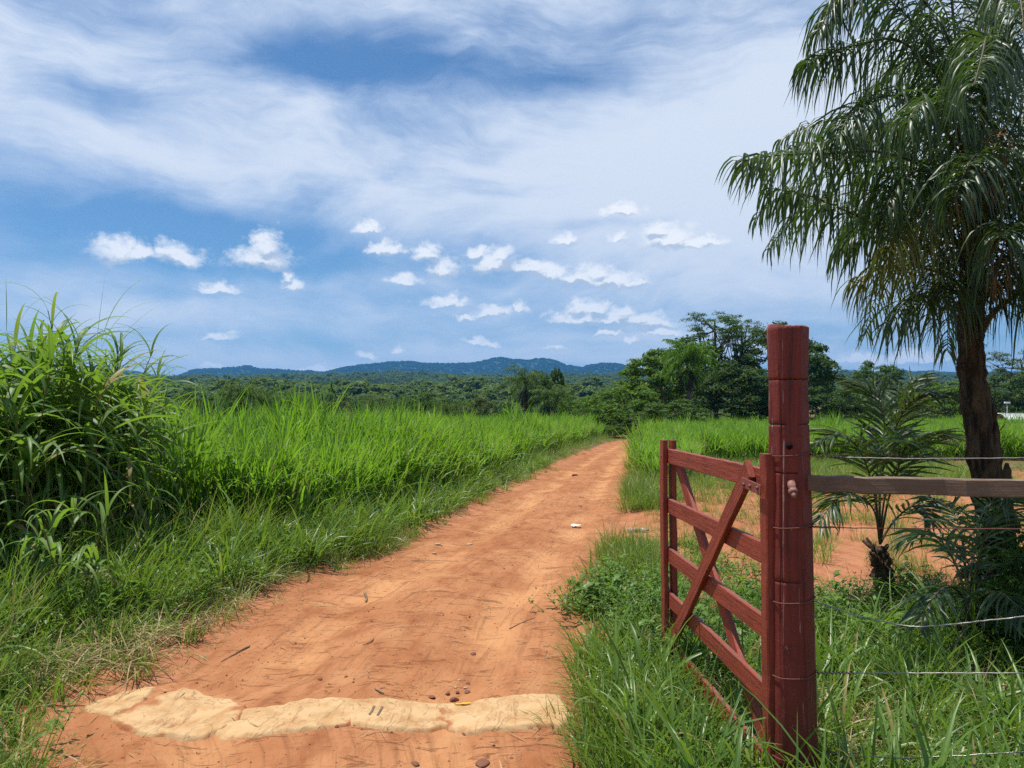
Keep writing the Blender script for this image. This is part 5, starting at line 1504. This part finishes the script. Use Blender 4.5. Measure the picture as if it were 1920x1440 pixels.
M['palestone'] = plain_mat('pale_stone', (.42, .30, .20), .85, .2, 0, 25, .6)
ST = [('largest dark stone of the cluster by the sacks', 852, 1307, 22, .6, 'stone'), ('round dark stone at the left of the cluster', 840, 1297, 14, .6, 'stone'),
      ('flat dark stone at the right of the cluster', 876, 1293, 20, .35, 'stone'), ('small dark stone in the middle of the cluster', 858, 1294, 13, .6, 'stone'),
      ('pale flat stone on top of the cluster', 872, 1285, 14, .4, 'palestone'), ('pale chip at the left top of the cluster', 854, 1285, 11, .4, 'palestone'),
      ('reddish flat stone at the far side of the cluster', 878, 1277, 14, .4, 'stone'), ('tiny pale pebble at the far tip of the cluster', 861, 1273, 8, .7, 'palestone'),
      ('flat dark stone alone further up the road from the cluster', 888, 1222, 18, .35, 'stone'), ('dark muddy clod touching the sack with two stripes', 810, 1305, 20, .35, 'stone'),
      ('dark clod beside the right end sack', 873, 1374, 20, .3, 'stone'), ('dark clod at the left lower corner of the two striped sack', 630, 1374, 18, .4, 'stone'),
      ('flat reddish slab near the bottom of the photo', 905, 1432, 44, .22, 'stone'), ('reddish clod near the bottom, left of the slab', 778, 1430, 24, .25, 'stone'),
      ('dark flat stone far up the road', 1088, 949, 11, .4, 'stone'), ('little heap of dark stones far along the road', 1078, 893, 16, .4, 'stone'),
      ('pale stone on the left side of the road, by the grass', 820, 1023, 18, .3, 'palestone'), ('white flat stone on the left of the road', 880, 1018, 16, .3, 'palestone'),
      ('small pale chip near the left grass edge', 814, 1038, 12, .3, 'palestone'), ('small reddish stone left of the sandy track', 600, 1281, 14, .4, 'stone'),
      ('dark round pebble near the bottom right of the road', 927, 1400, 9, .7, 'stone')]
for i, (lb, X, Y, w_, fl, mt) in enumerate(ST): stone(lb, X, Y, w_ * .85, 300 + i, fl, mt)

# ------------------------------------------------------------- litter
def surf(X, Y):
    p = on_ground(X, Y); return np.array([p[0], p[1], float(max(road_z(p[0], p[1]) if XL(p[1]) < p[0] < XR(p[1]) else -9, gz(p[0], p[1])))])


m, nt4, out = newmat('clear_plastic'); gl = nt4.nodes.new('ShaderNodeBsdfPrincipled')
gl.inputs['Base Color'].default_value = (.80, .84, .84, 1); gl.inputs['Roughness'].default_value = .14; gl.inputs['Transmission Weight'].default_value = .8; gl.inputs['IOR'].default_value = 1.2
nt4.links.new(gl.outputs[0], out.inputs[0]); M['plastic'] = m
M['blue'] = plain_mat('blue_plastic', (.05, .09, .42), .4, .5, 0, 20, .1)
M['label'] = plain_mat('bottle_label', (.34, .13, .07), .6, .4, 0, 60, .7, (.20, .22, .08))
M['whitelitter'] = plain_mat('white_plastic', (.72, .68, .64), .5, .5, 0, 14, .3, (.5, .36, .25))
a_, b_ = surf(1178, 997), surf(1214, 1001)
a_[2] += .034; b_[2] += .030; ax = b_ - a_; L = np.linalg.norm(ax)
bt = empty('plastic_bottle', (a_ + b_) / 2 - np.array([0, 0, .034]), 'clear plastic bottle with blue cap lying on bare soil left of the open gate', 'bottle')
mb = MB(); s = np.array([0, .01, .06, .3, .5, .68, .8, .88, .95, 1.0]); r_ = np.array([.012, .028, .034, .034, .031, .034, .030, .018, .012, .012])
tube(mb, a_ + ax * s[:, None], r_, 16); mb.build('body', M['plastic'], bt)
mb = MB(); tube(mb, [a_ + ax * .40, a_ + ax * .62], .0355, 16, cap=False); mb.build('label', M['label'], bt)
mb = MB(); tube(mb, [b_ - ax * .03, b_ + ax * .07], .0145, 12); mb.build('cap', M['blue'], bt)


def scrap(name, label, X, Y, wpx, hpx, mat, seed, cat='litter', lift=.02):
    p = surf(X, Y); d = p[1]; w_ = wpx / F * d; g = np.linspace(-.5, .5, 9); U, Vv = np.meshgrid(g, g)
    rad = np.sqrt(U ** 2 + Vv ** 2)
    Z = lift * (.6 + fbm(U * 3 + seed, Vv * 3, seed, 3)) + .25 * w_ * np.abs(U) * .5 + .004
    ax_ = U * w_ * (1 - .3 * Vv ** 2); ay = Vv * w_ * .8
    up = np.stack([ax_, ay, Z], -1).reshape(-1, 3) + p
    b0_ = np.arange(8)[:, None] * 9 + np.arange(8)[None]; q = np.stack([b0_, b0_ + 1, b0_ + 10, b0_ + 9], -1).reshape(-1, 4)
    mb = MB(); mb.add(up, q); mb.add(up - np.array([0, 0, .003]), q[:, ::-1])
    return tag(mb.build(name, M[mat], origin=p), label, cat)


scrap('plastic_scrap', 'crumpled white plastic scrap in the middle of the road, left of the bottle', 1080, 985, 18, 8, 'whitelitter', 4, lift=.035)
M['yellow'] = plain_mat('yellow_plastic', (.70, .42, .01), .5, .4, 0, 20, .2)
p = surf(868, 1323); mb = MB(); board(mb, p + (-.04, 0, .028), p + (.045, .006, .03), (0, 1, 0), .014, .004, ch=.001, seg=4); tag(mb.build('yellow_strip', M['yellow'], smooth=False, origin=p), 'small bright yellow plastic strip between the stones and the right end sack', 'litter')
M['twig'] = bark_mat('twig_bark', (.13, .09, .06), (.33, .22, .13), (20, 20, 20), .3)


def twig(label, pts, r_):
    P = [surf(*p) + np.array([0, 0, r_ * .8 + .003]) for p in pts]; mb = MB(); tube(mb, spline(P, 12), np.linspace(r_, r_ * .5, 12), 6, jit=.08)
    tag(mb.build('twig', M['twig'], origin=P[0]), label, 'twig', 'twigs and dry stalks on the road')


twig('pale broken stalk lying on the road below the left verge', [(468, 1216), (445, 1228), (415, 1246)], .006)
twig('short forked twig by the narrow sack', [(704, 1302), (712, 1308), (720, 1311)], .007)
twig('dark thin stick lying against the largest sack', [(362, 1304), (400, 1313), (450, 1324)], .006)
twig('short pale stick stub on the left of the road', [(684, 1110), (687, 1118), (686, 1124)], .012)
twig('thin curved stalk on the road to the left of the gate', [(955, 1176), (980, 1166), (1003, 1160)], .004)
twig('thin dark stalk stretched across the left side of the road', [(720, 1056), (780, 1053), (860, 1055)], .005)
twig('curved twig in the middle of the road', [(700, 1205), (695, 1212), (680, 1216)], .005)

# ------------------------------------------------------------- stake, hut and lamp
dS = 5.4; sb = at(1900, 1130, dS); sb[2] = float(gz(sb[0], sb[1]))
mb = MB(); P = spline([sb + (0, 0, -.1), at(1897, 1040, dS), at(1892, 960, dS), at(1889, 905, dS), at(1888, 868, dS)], 24)
tube(mb, P, np.interp(np.linspace(0, 1, 24), [0, .9, 1], [.036, .027, .010]), 9, jit=.08)
tag(mb.build('fence_stake', M['palmbark'], origin=sb), 'broken grey stake standing behind the plank, right of the palm trunk', 'stake')

dH = 72.0
hb = at(1915, 800, dH); hb[2] = float(gz(hb[0], dH))
hut = empty('brick_hut', hb, 'small brick hut with pale metal roof at the far right edge of the field', 'hut')
zr = at(1915, 777.5, dH)[2]; ze = at(1915, 789, dH)[2]
M['brick'] = plain_mat('hut_brick', (.34, .13, .06), .9, .2, 0, 4, .6, (.22, .08, .04)); M['tin'] = plain_mat('pale_tin', (.62, .64, .62), .4, .5, .2, 2, .3)
x0, x1, y0, y1 = at(1892, 790, dH)[0], at(1950, 790, dH)[0], dH, dH + 3.0
def boxm(mb, lo, hi):
    lo, hi = np.array(lo), np.array(hi); V = np.array([[(lo, hi)[(k >> a) & 1][a] for a in range(3)] for k in range(8)])
    mb.add(V, np.array([(0, 2, 3, 1), (4, 5, 7, 6), (0, 1, 5, 4), (2, 6, 7, 3), (0, 4, 6, 2), (1, 3, 7, 5)]))
mb = MB(); boxm(mb, (x0, y0, hb[2]), (x1, y1, ze)); mb.build('wall', M['brick'], hut, False)
mb = MB(); e_ = .35; ym = (y0 + y1) / 2
V = np.array([(x0 - e_, y0 - .5, ze), (x1 + e_, y0 - .5, ze), (x1 + e_, ym, zr), (x0 + .25, ym, zr), (x1 + e_, y1 + .4, ze), (x0 - e_, y1 + .4, ze)])
mb.add(V, np.array([(0, 1, 2, 3), (3, 2, 4, 5)])); mb.add(V + (0, 0, .06), np.array([(0, 1, 2, 3), (3, 2, 4, 5)])); mb.add(np.concatenate([V[:2], V[:2] + (0, 0, .06)]), np.array([(0, 1, 3, 2)])); mb.build('roof', M['tin'], hut, False)
mb = MB(); tube(mb, [(x0 - 1.0, y0 + 1.2, zr + .10), (x1 + 1, y0 + 1.2, zr + .10)], .05, 6); mb.build('ridge_pole', M['tin'], hut)
mb = MB(); xd = x0 + .9; boxm(mb, (xd, y0 - .03, hb[2]), (xd + .85, y0 - .003, hb[2] + 1.9)); mb.build('door', M['oldwood'], hut, False)
lp_ = at(1889, 800, dH + 4); lp_[2] = float(gz(lp_[0], lp_[1])); lt = at(1888, 756, dH + 4)
lamp = empty('yard_lamp', lp_, 'tiny white yard lamp on a thin pole above the hut', 'lamp')
mb = MB(); tube(mb, [lp_, lt], .05, 8); mb.build('pole', M['wire'], lamp)
mb = MB(); boxm(mb, lt + (-.22, -.12, -.02), lt + (.26, .12, .14)); mb.build('lamp_head', plain_mat('lamp_white', (.85, .85, .85), .4, .5, 0, 4, .1), lamp, False)
